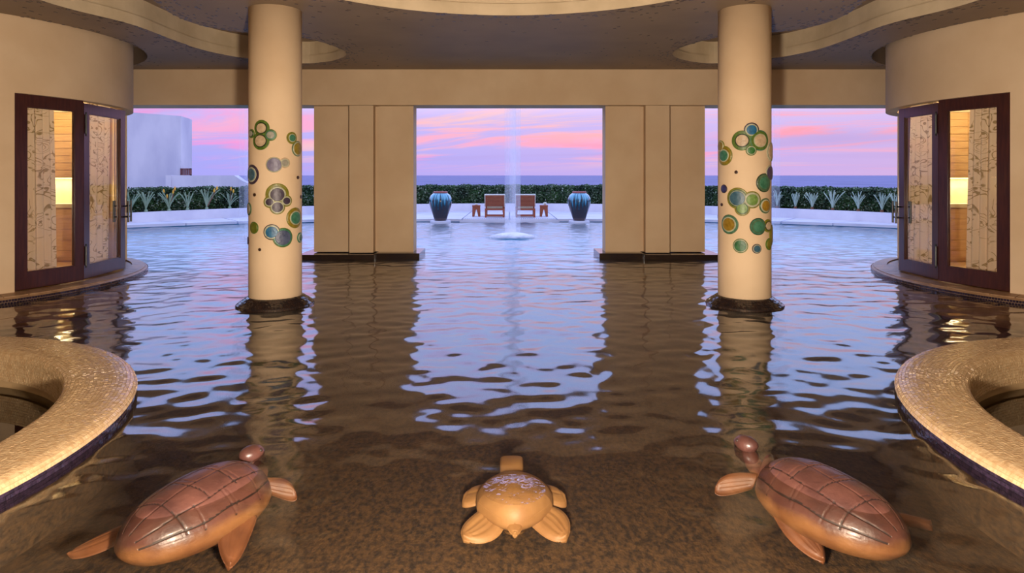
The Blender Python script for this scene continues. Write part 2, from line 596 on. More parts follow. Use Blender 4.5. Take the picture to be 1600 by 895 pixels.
class MB:
    def __init__(s):
        s.v, s.f, s.mi = [], [], []

    def add(s, v, f, mi=0):
        k = len(s.v)
        s.v += [tuple(p) for p in v]
        s.f += [tuple(i + k for i in q) for q in f]
        s.mi += [mi] * len(f)
        return s

    def box(s, x0, x1, y0, y1, z0, z1, mi=0):
        v = [(x, y, z) for z in (z0, z1) for y in (y0, y1) for x in (x0, x1)]
        return s.add(v, [(0, 2, 3, 1), (4, 5, 7, 6), (0, 1, 5, 4), (2, 6, 7, 3), (0, 4, 6, 2), (1, 3, 7, 5)], mi)

    def obox(s, o, u, n, ur, nr, zr, mi=0):
        """box in a frame: u along, n outward, z up"""
        v = []
        for z in zr:
            for b in nr:
                for a in ur:
                    v.append((o[0] + u[0] * a + n[0] * b, o[1] + u[1] * a + n[1] * b, z))
        return s.add(v, [(0, 2, 3, 1), (4, 5, 7, 6), (0, 1, 5, 4), (2, 6, 7, 3), (0, 4, 6, 2), (1, 3, 7, 5)], mi)

    def beam(s, p, q, w, h, mi=0):
        """rectangular bar from p to q"""
        p, q = Vector(p), Vector(q)
        d = (q - p).normalized()
        a = d.cross(Vector((0, 0, 1)))
        if a.length < 1e-4:
            a = Vector((1, 0, 0))
        a.normalize()
        b = a.cross(d)
        v = []
        for c in (p, q):
            for i, j in ((-1, -1), (1, -1), (1, 1), (-1, 1)):
                v.append(c + a * (i * w / 2) + b * (j * h / 2))
        return s.add(v, [(0, 1, 2, 3), (7, 6, 5, 4), (0, 4, 5, 1), (1, 5, 6, 2), (2, 6, 7, 3), (3, 7, 4, 0)], mi)

    def tube(s, pts, rad, n=8, mi=0, sq=1.0):
        pts = [Vector(p) for p in pts]
        if isinstance(rad, (int, float)):
            rad = [rad] * len(pts)
        rings = []
        ref = Vector((0, 0, 1))
        v = []
        for i, p in enumerate(pts):
            d = (pts[min(i + 1, len(pts) - 1)] - pts[max(i - 1, 0)]).normalized()
            a = d.cross(ref)
            if a.length < 1e-3:
                a = d.cross(Vector((0, 1, 0)))
            a.normalize()
            b = a.cross(d)
            for k in range(n):
                t = 2 * PI * k / n
                v.append(p + a * (rad[i] * math.cos(t)) + b * (rad[i] * sq * math.sin(t)))
        f = []
        for i in range(len(pts) - 1):
            for k in range(n):
                f.append((i * n + k, i * n + (k + 1) % n, (i + 1) * n + (k + 1) % n, (i + 1) * n + k))
        f.append(tuple(range(n))[::-1])
        f.append(tuple((len(pts) - 1) * n + k for k in range(n)))
        return s.add(v, f, mi)

    def lathe(s, c, prof, n=48, mi=0, a0=0.0, a1=2 * PI, close=False):
        full = abs(a1 - a0 - 2 * PI) < 1e-6
        m = n if full else n + 1
        v, f = [], []
        for r, z in prof:
            for k in range(m):
                t = a0 + (a1 - a0) * k / n
                v.append((c[0] + r * math.cos(t), c[1] + r * math.sin(t), z))
        P = len(prof)
        for i in range(P - 1 + (1 if close else 0)):
            j = (i + 1) % P
            for k in range(n):
                k2 = (k + 1) % m
                f.append((i * m + k, i * m + k2, j * m + k2, j * m + k))
        if close and not full:
            f.append(tuple(i * m for i in range(P)))
            f.append(tuple(i * m + n for i in range(P))[::-1])
        return s.add(v, f, mi)

    def ell(s, c, r, n=14, m=9, mi=0):
        v, f = [(c[0], c[1], c[2] - r[2])], []
        for i in range(1, m):
            p = -PI / 2 + PI * i / m
            for k in range(n):
                t = 2 * PI * k / n
                v.append((c[0] + r[0] * math.cos(p) * math.cos(t), c[1] + r[1] * math.cos(p) * math.sin(t), c[2] + r[2] * math.sin(p)))
        v.append((c[0], c[1], c[2] + r[2]))
        for k in range(n):
            f.append((0, 1 + (k + 1) % n, 1 + k))
            f.append((len(v) - 1, 1 + (m - 2) * n + k, 1 + (m - 2) * n + (k + 1) % n))
        for i in range(m - 2):
            for k in range(n):
                f.append((1 + i * n + k, 1 + i * n + (k + 1) % n, 1 + (i + 1) * n + (k + 1) % n, 1 + (i + 1) * n + k))
        return s.add(v, f, mi)

    def prism(s, poly, z0, z1, mi=0):
        n = len(poly)
        v = [(p[0], p[1], z0) for p in poly] + [(p[0], p[1], z1) for p in poly]
        f = [tuple(range(n))[::-1], tuple(range(n, 2 * n))]
        f += [(i, (i + 1) % n, n + (i + 1) % n, n + i) for i in range(n)]
        return s.add(v, f, mi)

    def build(s, name, m, parent=None, origin=None, smooth=False, kind=None):
        return mk(name, s.v, s.f, m, parent, origin, s.mi, smooth, None, kind)


def at(px, py, z):
    """plan point of a photograph pixel on the level plane of height z"""
    d = (HC - z) * F / (py - HY)
    return ((px - HX) * d / F, d)


def at_d(px, py, d):
    return ((px - HX) * d / F, d, HC - (py - HY) * d / F)


def to_px(x, y, z):
    return HX + F * x / y, HY + F * (HC - z) / y


def circ(c, r, n, a0=0.0, a1=2 * PI):
    return [(c[0] + r * math.cos(a0 + (a1 - a0) * k / n), c[1] + r * math.sin(a0 + (a1 - a0) * k / n)) for k in range(n)]


def inside(P, poly):
    """vectorised point in polygon, P (n,2)"""
    x, y = P[:, 0], P[:, 1]
    r = np.zeros(len(P), dtype=bool)
    n = len(poly)
    for i in range(n):
        x1, y1 = poly[i]
        x2, y2 = poly[(i + 1) % n]
        c = ((y1 > y) != (y2 > y)) & (x < (x2 - x1) * (y - y1) / (y2 - y1 + 1e-12) + x1)
        r ^= c
    return r


def sheet(outer, holes, z):
    loops = [outer] + holes
    vs, es = [], []
    for lp in loops:
        k = len(vs)
        vs += [Vector(p) for p in lp]
        es += [(k + i, k + (i + 1) % len(lp)) for i in range(len(lp))]
    V, E, Fc, *_ = delaunay_2d_cdt(vs, es, [], 1, 1e-5)
    cen = np.array([[sum(V[i][0] for i in f) / len(f), sum(V[i][1] for i in f) / len(f)] for f in Fc])
    keep = inside(cen, outer)
    for h in holes:
        keep &= ~inside(cen, h)
    return [(v[0], v[1], z) for v in V], [f for f, k in zip(Fc, keep) if k]


def tiles(c, prof, size, gap, thick, jit, cond=None, seed=1):
    """small mosaic tiles laid course by course on a surface of revolution"""
    g = np.random.default_rng(seed)
    # resample the profile in steps of size
    P = np.array(prof, float)
    L = np.concatenate([[0], np.cumsum(np.hypot(*np.diff(P, axis=0).T))])
    ncs = max(1, int(round(L[-1] / size)))
    s = np.linspace(0, L[-1], ncs + 1)
    R, Zz = np.interp(s, L, P[:, 0]), np.interp(s, L, P[:, 1])
    verts, faces = [], []
    for i in range(ncs):
        r0, z0, r1, z1 = R[i], Zz[i], R[i + 1], Zz[i + 1]
        d = np.array([r1 - r0, z1 - z0])
        ln = np.hypot(*d)
        d /= ln
        nr, nz = -d[1], d[0]        # left normal of the profile direction
        e = gap / 2
        ra, za, rb, zb = r0 + d[0] * e, z0 + d[1] * e, r1 - d[0] * e, z1 - d[1] * e
        rm = (r0 + r1) / 2
        n = int(2 * PI * rm / size)
        off = g.random()
        k = np.arange(n)
        a0 = 2 * PI * (k + off) / n
        a1 = a0 + 2 * PI / n - gap / rm
        am = (a0 + a1) / 2
        if cond is not None:
            ok = cond(c[0] + rm * np.cos(am), c[1] + rm * np.sin(am), (z0 + z1) / 2)
            a0, a1 = a0[ok], a1[ok]
        m = len(a0)
        if m == 0:
            continue
        j = g.normal(0, jit, (m, 4))
        B = np.zeros((m, 8, 3))
        for q, (rr, zz, aa) in enumerate(((ra, za, a0), (ra, za, a1), (rb, zb, a1), (rb, zb, a0))):
            B[:, q] = np.stack([c[0] + (rr - nr * 0.002) * np.cos(aa), c[1] + (rr - nr * 0.002) * np.sin(aa), np.full(m, zz - nz * 0.002)], 1)
            t = thick + j[:, q]
            B[:, q + 4] = np.stack([c[0] + (rr + nr * t) * np.cos(aa), c[1] + (rr + nr * t) * np.sin(aa), zz + nz * t], 1)
        k0 = sum(len(v) for v in verts)
        verts.append(B.reshape(-1, 3))
        bidx = k0 + 8 * np.arange(m)[:, None]
        for q in ((4, 5, 6, 7), (0, 1, 5, 4), (1, 2, 6, 5), (2, 3, 7, 6), (3, 0, 4, 7)):
            faces.append(bidx + np.array(q))
    return np.concatenate(verts), np.concatenate(faces)


# ================================================================== STRUCTURE
ZC = 3.42            # ceiling height
TC = (8.1, 8.95)     # centre of the round rooms (mirrored)
TR = 2.45
WAVE_SLOPE = 0.042   # root mean square slope of the ripples
TUB = {-1: (-4.62, 3.30), 1: (4.70, 3.28)}

# sea, ground
struct(mk('sea', [(-60000, 45, -8), (60000, 45, -8), (60000, 90000, -8), (-60000, 90000, -8)], [(0, 1, 2, 3)], M['sea']), 'lavender blue sea up to the horizon')
b = MB()
b.box(-60, 60, 25.5, 46, -8.5, -0.05)
b.box(-60, -13.5, -6, 25.5, -8.5, -0.05)
b.box(13.5, 60, -6, 25.5, -8.5, -0.05)
struct(b.build('ground', M['sand']), 'ground beyond the hedge')

# pool floors (inside brown, outside teal)
struct(mk('floor', [(-13.5, -6, -0.3), (13.5, -6, -0.3), (13.5, 12.0, -0.3), (-13.5, 12.0, -0.3)], [(0, 1, 2, 3)], M['floor']), 'brown pebbled pool floor under the roof')
struct(mk('floor', [(-13.5, 12.0, -0.5), (13.5, 12.0, -0.5), (13.5, 26, -0.5), (-13.5, 26, -0.5), (-13.5, 12, -0.3), (13.5, 12, -0.3)], [(0, 1, 2, 3), (0, 1, 5, 4)], M['floor_out']), 'pale teal floor of the outdoor pool')

# water surface with holes for the two raised tubs
ys = [0.2]
while ys[-1] < 24.2:
    ys.append(ys[-1] + min(0.05, max(0.012, ys[-1] * 0.0046)))
ys = np.array(ys)
xs_ = np.linspace(-13.0, 13.0, 741)
GX, GY = np.meshgrid(xs_, ys)
DY = np.maximum(0.030, np.minimum(0.05, np.maximum(0.012, GY * 0.0046)))
wg = np.random.default_rng(42)
HW = np.zeros_like(GX)
NW = 130
for k in range(NW):
    lam = 0.11 * (0.95 / 0.11) ** wg.random()
    th = PI / 2 + wg.normal(0, 0.85)
    slope = WAVE_SLOPE * math.sqrt(2.0 / NW) * (1.15 if lam < 0.4 else 0.55)
    kk = 2 * PI / lam
    wgt = np.clip((lam / (3.0 * DY) - 1), 0, 1)
    HW += wgt * slope / kk * np.sin(kk * (GX * math.cos(th) + GY * math.sin(th)) + wg.uniform(0, 2 * PI))
HW *= np.interp(GY, [2.0, 3.6, 5.0, 7.0, 9.0, 11.5, 13.5, 20.0], [0.55, 1.0, 1.25, 1.35, 1.6, 2.0, 3.0, 3.2])
wv = np.stack([GX, GY, HW], -1).reshape(-1, 3)
nx_, ny_ = len(xs_), len(ys)
ii, jj = np.meshgrid(np.arange(ny_ - 1), np.arange(nx_ - 1), indexing='ij')
aa = (ii * nx_ + jj).ravel()
wf = np.stack([aa, aa + 1, aa + nx_ + 1, aa + nx_], 1)
cx_, cy_ = wv[aa, 0] + 0.0175, wv[aa, 1]
ok = np.ones(len(aa), bool)
for s_ in (-1, 1):
    ok &= np.hypot(cx_ - TUB[s_][0], cy_ - TUB[s_][1]) > 2.18
    ok &= np.hypot(cx_ - s_ * TC[0], cy_ - TC[1]) > TR + 0.05
ok &= cy_ < np.where(np.abs(cx_) < 4, 20.55, 20.55 - 0.0535 * (np.abs(cx_) - 4) ** 2) + 0.3
ok &= ~((cy_ > 12) & (np.hypot(cx_, cy_ - 12.0) > 12.9))
ok &= ~((np.abs(cx_) > 9.55) & (cy_ > 11.5) & (cy_ < 12.3))
for s_ in (-1, 1):
    ok &= np.hypot(cx_ - s_ * 2.73, cy_ - 7.46) > 0.33
    ok &= ~((np.abs(cx_ - s_ * 2.66) < 0.9) & (cy_ > 11.55) & (cy_ < 12.25))
used, inv = np.unique(wf[ok], return_inverse=True)
tag(mk('pool_water', wv[used], inv.reshape(-1, 4), M['water'], smooth=True), 'rippling pool water reflecting the dusk sky', 'water')

# ceiling with recesses -------------------------------------------------
def smooth_loop(pts, n=10):
    out = []
    m = len(pts)
    for i in range(m):
        p0, p1, p2, p3 = (np.array(pts[(i + k - 1) % m]) for k in range(4))
        for t in np.linspace(0, 1, n, endpoint=False):
            out.append(tuple(0.5 * ((2 * p1) + (-p0 + p2) * t + (2 * p0 - 5 * p1 + 4 * p2 - p3) * t * t + (-p0 + 3 * p1 - 3 * p2 + p3) * t ** 3)))
    return out


cres = [(-3.5, 5.6), (-3.72, 6.3), (-3.9, 7.0), (-4.01, 7.56), (-4.0, 8.03), (-3.85, 8.35), (-3.53, 8.61), (-2.95, 8.86), (-2.68, 9.3),
        (-2.55, 9.8), (-2.6, 10.2), (-2.84, 10.58), (-3.16, 10.85), (-3.6, 10.96), (-4.3, 10.49), (-4.56, 10.13), (-4.72, 9.65), (-4.77, 8.97),
        (-4.78, 8.35), (-4.86, 7.93), (-5.05, 7.44), (-5.14, 7.0), (-5.15, 6.3), (-5.0, 5.6), (-4.3, 5.1)]
cresL = smooth_loop(cres, 6)
cresR = [(-x, y) for x, y in cresL][::-1]
ringC = circ((0, 4.88), 2.8, 96)
slotL = circ((-TC[0] + 0.03, TC[1] + 0.14), TR + 0.10, 96)
slotR = circ((TC[0] - 0.03, TC[1] + 0.14), TR + 0.10, 96)
holes = [ringC, cresL, cresR, slotL, slotR]
cv, cf = sheet([(-13, -5.5), (13, -5.5), (13, 11.62), (-13, 11.62)], holes, ZC)
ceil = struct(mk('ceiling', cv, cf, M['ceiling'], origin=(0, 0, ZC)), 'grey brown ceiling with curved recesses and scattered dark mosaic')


def offset(poly, d):
    P = np.array(poly)
    T = np.roll(P, -1, 0) - np.roll(P, 1, 0)
    T /= np.linalg.norm(T, axis=1)[:, None]
    Nn = np.stack([T[:, 1], -T[:, 0]], 1)
    A = np.sum(P[:, 0] * np.roll(P[:, 1], -1) - np.roll(P[:, 0], -1) * P[:, 1])
    return P + Nn * (d if A > 0 else -d)


def strip(mb, loops):
    n = len(loops[0][0])
    v = [(p[0], p[1], z) for lp, z in loops for p in lp]
    f = []
    for i in range(len(loops) - 1):
        for k in range(n):
            f.append((i * n + k, i * n + (k + 1) % n, (i + 1) * n + (k + 1) % n, (i + 1) * n + k))
    mb.add(v, f)


for hp, top in ((ringC, 3.95), (cresL, 3.80), (cresR, 3.80)):
    mb = MB()
    o1 = offset(hp, 0.03)
    strip(mb, [(hp, ZC), (hp, ZC + 0.14), (o1, ZC + 0.145), (o1, top)])
    mb.build('recess_rim', M['rim_plaster'], ceil)
    v, f = sheet([tuple(p) for p in offset(hp, 0.05)], [], top)
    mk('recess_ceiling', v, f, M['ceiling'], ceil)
for hp in (slotL, slotR):
    mb = MB()
    strip(mb, [(hp, ZC), (hp, ZC + 0.3)])
    mb.build('slot_rim', M['ceiling'], ceil)
    v, f = sheet([tuple(p) for p in offset(hp, 0.03)], [], ZC + 0.3)
    mk('slot_ceiling', v, f, M['ceiling'], ceil)

# dark mosaic chips on the ceiling, thick along the recess edges
cand = np.stack([rng.uniform(-7.5, 7.5, 260000), rng.uniform(5.0, 11.55, 260000)], 1)
okc = np.ones(len(cand), bool)
for h in holes:
    okc &= ~inside(cand, h)
cand = cand[okc]
best = np.full(len(cand), 9.0)
ang = np.zeros(len(cand))
for h, w in ((ringC, 1.0), (cresL, 1.0), (cresR, 1.0), (slotL, 3.0), (slotR, 3.0)):
    P = np.array(h)
    T = np.roll(P, -1, 0) - np.roll(P, 1, 0)
    for s in range(0, len(cand), 8000):
        d = np.linalg.norm(cand[s:s + 8000, None] - P[None], axis=2)
        k = d.argmin(1)
        dm = d[np.arange(len(k)), k] * w
        u = dm < best[s:s + 8000]
        best[s:s + 8000][u] = dm[u]
        ang[s:s + 8000][u] = np.arctan2(T[k, 1], T[k, 0])[u]
inner = (np.abs(cand[:, 0]) < 4.1) & (np.abs(cand[:, 0]) > 2.7) & (cand[:, 1] < 9)
prob = 0.10 * np.exp(-best / 0.10) + 0.014 * np.exp(-best / 0.40) * (1 + 1.8 * inner) + 0.0004
sel = rng.random(len(cand)) < prob
Q, A_ = cand[sel], ang[sel]
m_ = len(Q)
lx, ly = rng.uniform(0.014, 0.024, m_), rng.uniform(0.007, 0.011, m_)
ca, sa = np.cos(A_), np.sin(A_)
V = np.zeros((m_, 8, 3))
for q, (i, j, z) in enumerate(((-1, -1, 0), (1, -1, 0), (1, 1, 0), (-1, 1, 0), (-1, -1, -.004), (1, -1, -.004), (1, 1, -.004), (-1, 1, -.004))):
    V[:, q, 0] = Q[:, 0] + ca * lx * i - sa * ly * j
    V[:, q, 1] = Q[:, 1] + sa * lx * i + ca * ly * j
    V[:, q, 2] = ZC + z
bi = 8 * np.arange(m_)[:, None]
fc = np.concatenate([bi + np.array(q) for q in ((4, 5, 6, 7), (0, 1, 5, 4), (1, 2, 6, 5), (2, 3, 7, 6), (3, 0, 4, 7))])
mk('mosaic_chip', V.reshape(-1, 3), fc, M['ceil_tile'], ceil, kind='stuff')

# beam over the openings (back wall), roof, closing walls --------------
b = MB()
b.box(-13, 13, 11.60, 12.18, 2.775, 4.3)
struct(b.build('wall_back', M['plaster'], origin=(0, 11.9, 2.775)), 'cream plaster beam over the openings to the sea')
b = MB()
b.box(-13.2, 13.2, -5.6, 12.3, 4.3, 4.5)
struct(b.build('roof', M['concrete']), 'flat roof over the pool hall')
for s, nm in ((-1, 'wall_left'), (1, 'wall_right')):
    b = MB()
    b.box(min(s * 13, s * 13.2), max(s * 13, s * 13.2), -5.6, 12.18, -0.6, 4.3)
    b.box(min(s * 9.6, s * 13), max(s * 9.6, s * 13), 11.6, 12.18, -0.6, 2.78)
    struct(b.build(nm, M['plaster']), 'cream outer wall beside the round room')
b = MB()
b.box(-13, 13, -5.8, -5.6, -0.6, 4.3)
struct(b.build('wall_front', M['plaster']), 'cream wall behind the viewer')

# ================================================================== PIERS
for s, side_n in ((-1, 'left'), (1, 'right')):
    # pixel edges of the left pier mirrored about the axis
    X_ = lambda px, d=11.6: (px - HX) * d / F * (-s)
    t = thing('pier', 'broad cream pier of three panels %s of the central opening' % side_n, 'pier', (s * 2.66, 11.8, 0), None)

    def bx(px0, px1, y0, y1, z0, z1, name, m):
        a, c = sorted((X_(px0), X_(px1)))
        return MB().box(a, c, y0, y1, z0, z1).build(name, m, t)
    bx(487.5, 541.5, 11.72, 12.10, 0.10, 2.77, 'side_panel', M['plaster'])
    bx(589.5, 644.5, 11.72, 12.10, 0.10, 2.77, 'side_panel', M['plaster'])
    bx(545.5, 583, 11.61, 12.14, 0.10, 2.77, 'centre_panel', M['plaster'])
    bx(541, 590, 11.80, 12.0, 0.10, 2.77, 'core', M['plaster'])
    bx(471, 588, 11.42, 12.3, -0.3, 0.085, 'plinth', M['skirt'])
    bx(588.6, 656.5, 11.50, 12.3, -0.3, 0.10, 'plinth', M['skirt'])

# ================================================================== COLUMNS WITH CERAMIC DISCS
CR = 0.294
CY = 7.46
G_, DG = (96, 122, 48), (52, 66, 40)
OL, MU = (134, 130, 40), (150, 128, 36)
TG = (72, 128, 100)
PU, PG = (70, 56, 74), (122, 116, 140)
CRM, PAL = (206, 180, 146), (186, 186, 158)
BLU, TEAL = (40, 110, 150), (66, 104, 122)
GG = (90, 116, 84)
BRN = (70, 44, 28)
LG = (120, 152, 78)
GRY = (160, 156, 140)
# (x, y, radius in zoom pixels, layers of (fraction, colour)); zoom origin and scale below
LEFT_DISCS = [
    [(853, 150, 48, [(1, G_), (.72, DG), (.60, CRM)]), (848, 224, 53, [(1, G_), (.74, DG), (.62, CRM)]),
     (797, 182, 26, [(1, G_), (.84, DG), (.66, GRY)]), (906, 190, 34, [(1, G_), (.82, TG), (.62, GRY)])],
    [(1029, 207, 35, [(1, OL), (.70, PAL), (.58, TG)])], [(1061, 270, 45, [(1, GG), (.90, PAL), (.78, MU)])],
    [(926, 363, 46, [(1, CRM), (.96, PAL), (.86, PG)]), (988, 352, 30, [(1, CRM), (.82, PAL), (.62, GRY)])],
    [(797, 420, 58, [(1, PU), (.76, PAL), (.62, TEAL)])],
    [(945, 537, 66, [(1, OL), (.72, PAL), (.58, PU)]), (900, 580, 34, [(1, OL), (.80, PAL), (.60, PU)]),
     (996, 573, 34, [(1, OL), (.80, PAL), (.60, PU)]), (945, 610, 42, [(1, OL), (.86, PAL), (.70, PU)])],
    [(1048, 672, 60, [(1, OL), (.92, MU), (.70, PAL), (.60, TG)])],
    [(809, 730, 35, [(1, G_), (.85, (110, 118, 40))])],
    [(912, 755, 46, [(1, PU), (.90, PAL), (.72, BLU)])], [(977, 787, 57, [(1, G_), (.90, TG), (.76, (84, 92, 120))])],
    [(1075, 787, 30, [(1, TG), (.80, PAL), (.66, GG)])], [(780, 620, 38, [(1, GG), (.8, GRY)])], [(776, 805, 22, [(1, PU)])],
    [(1063, 437, 10, [(1, BRN)])], [(813, 538, 10, [(1, BRN)])], [(843, 857, 9, [(1, BRN)])], [(1080, 550, 10, [(1, BRN)])],
]
RIGHT_DISCS = [
    [(277, 160, 43, [(1, PU), (.84, PAL), (.66, BLU)]), (222, 222, 58, [(1, G_), (.68, DG), (.58, CRM)]),
     (325, 222, 60, [(1, TG), (.90, G_), (.68, PAL), (.60, CRM)]), (274, 280, 30, [(1, G_), (.86, PAL), (.70, (60, 120, 60))])],
    [(119, 310, 57, [(1, OL), (.90, MU), (.66, PAL), (.56, TG)]), (100, 255, 33, [(1, OL), (.90, PAL), (.78, MU)])],
    [(389, 288, 55, [(1, PAL), (.8, CRM)])],
    [(350, 468, 55, [(1, DG), (.90, GG), (.66, TG)]), (383, 412, 46, [(1, PAL), (.88, (92, 80, 112))])],
    [(195, 558, 62, [(1, OL), (.84, GG), (.74, PAL), (.68, TEAL)]), (280, 567, 50, [(1, OL), (.88, PAL), (.66, LG)]),
     (223, 618, 42, [(1, OL), (.78, GG), (.66, LG)])],
    [(357, 602, 45, [(1, GG), (.84, PAL), (.68, (168, 130, 40))])],
    [(147, 710, 57, [(1, GG), (.88, TG), (.78, PAL), (.66, (156, 124, 40))])],
    [(315, 723, 50, [(1, DG), (.92, TG), (.80, GG), (.66, TG)]), (370, 718, 38, [(1, OL), (.74, DG), (.62, CRM)])],
    [(404, 770, 58, [(1, OL), (.8, MU)])], [(378, 825, 35, [(1, G_), (.8, OL)])],
    [(212, 835, 42, [(1, G_), (.90, PAL), (.78, (56, 112, 66))])], [(307, 852, 28, [(1, PU), (.86, PAL), (.72, TEAL)])],
    [(117, 503, 25, [(1, PU), (.8, (60, 62, 112))])], [(188, 406, 10, [(1, BRN)])], [(105, 595, 9, [(1, BRN)])],
]


def disc_on_column(cx, cy, th, z, r, t0, t1, amin):
    """domed disc lying on the shaft; th is the angle round the column"""
    v, f = [], []
    n = 28 if r > 0.03 else 14
    R = CR
    for k in range(n):
        a = 2 * PI * k / n
        for rr, t in ((r, -0.012), (r, t1 * 0.75), (r * 0.94, t1)):
            u, w = rr * math.cos(a), rr * math.sin(a)
            T = th + u / R
            q = R + t
            v.append((cx + q * math.cos(T), cy + q * math.sin(T), z + w))
    c = len(v)
    q = R + t1 + 0.001
    # inner ring keeps the curvature
    for k in range(n):
        a = 2 * PI * k / n
        u, w = 0.5 * r * math.cos(a), 0.5 * r * math.sin(a)
        T = th + u / R
        v.append((cx + q * math.cos(T), cy + q * math.sin(T), z + w))
    v.append((cx + q * math.cos(th), cy + q * math.sin(th), z))
    for k in range(n):
        k2 = (k + 1) % n
        f.append((3 * k, 3 * k2, 3 * k2 + 1, 3 * k + 1))
        f.append((3 * k + 1, 3 * k2 + 1, 3 * k2 + 2, 3 * k + 2))
        f.append((3 * k + 2, 3 * k2 + 2, c + k2, c + k))
        f.append((c + k, c + k2, c + n))
    return v, f


for s, discs, ox, cpx, label in ((-1, LEFT_DISCS, 180.0, 430.5, 'left cream column with coloured ceramic discs, a purple grey disc pair halfway up'),
                                 (1, RIGHT_DISCS, 1100.0, 1163.0, 'right cream column with coloured ceramic discs, a blue disc topping its uppermost cluster')):
    cx = (cpx - HX) * CY / F
    t = thing('column', label, 'column', (cx, CY, -0.3))
    MB().lathe((cx, CY), [(0.0, -0.3), (CR, -0.3), (CR, 0.5), (CR, 2.0), (CR, ZC + 0.02), (0, ZC + 0.02)], 72).build('shaft', M['plaster'], t, smooth=False)
    t.children[0].data.polygons.foreach_set('use_smooth', [True] * len(t.children[0].data.polygons))
    prof = [(0.45, -0.3), (0.437, -0.01), (0.425, 0.02), (0.315, 0.098), (0.296, 0.105)]
    skirt = MB().lathe((cx, CY), prof, 64).build('skirt', M['dark_grout'], t)
    tv, tf = tiles((cx, CY), prof[1:][::-1], 0.03, 0.003, 0.003, 0.0008, lambda x, y, z: y < CY + 0.25, 5)
    mk('mosaic_tile', tv, tf, M['skirt'], skirt, kind='stuff')
    dn = math.hypot(cx, CY)
    toc = math.atan2(-CY, -cx)          # direction to the camera
    scl = 0.2682
    for cluster in discs:
        base_o = None
        for ci, (zx, zy, zr, layers) in enumerate(cluster):
            px, py = ox + zx * scl, 160.0 + zy * scl
            lo_, hi_ = math.radians(-86), math.radians(86)
            for _ in range(40):                  # angle round the shaft whose picture position is px
                th_o = (lo_ + hi_) / 2
                q_ = toc + th_o
                if HX + F * (cx + CR * math.cos(q_)) / (CY + CR * math.sin(q_)) < px:
                    lo_ = th_o
                else:
                    hi_ = th_o
            th = toc + th_o
            dsurf = CY + CR * math.sin(th)
            z = HC - (py - HY) * dsurf / F
            r = zr * scl * dsurf / F
            parent_o = base_o
            for li, (fr, colr) in enumerate(layers):
                th1 = 0.010 + 0.004 * li + (0.0015 * ci)
                v, f = disc_on_column(cx, CY, th, z, r * fr, 0, th1, 0)
                if li == 0:
                    nm = 'ceramic_disc'
                    par = t if base_o is None else base_o
                else:
                    nm = 'inlay' if li == len(layers) - 1 else 'ring'
                    par = base_o
                o = mk(nm, v, f, ceramic(colr), par, smooth=False)
                if li == 0 and base_o is None:
                    base_o = o
            
# ================================================================== ROUND ROOMS
def ray_hit(C, R, tanv):
    d = np.array([tanv, 1.0])
    d /= np.linalg.norm(d)
    C = np.array(C)
    bq = d @ C
    disc = bq * bq - (C @ C - R * R)
    return d * (bq - math.sqrt(max(disc, 0)))


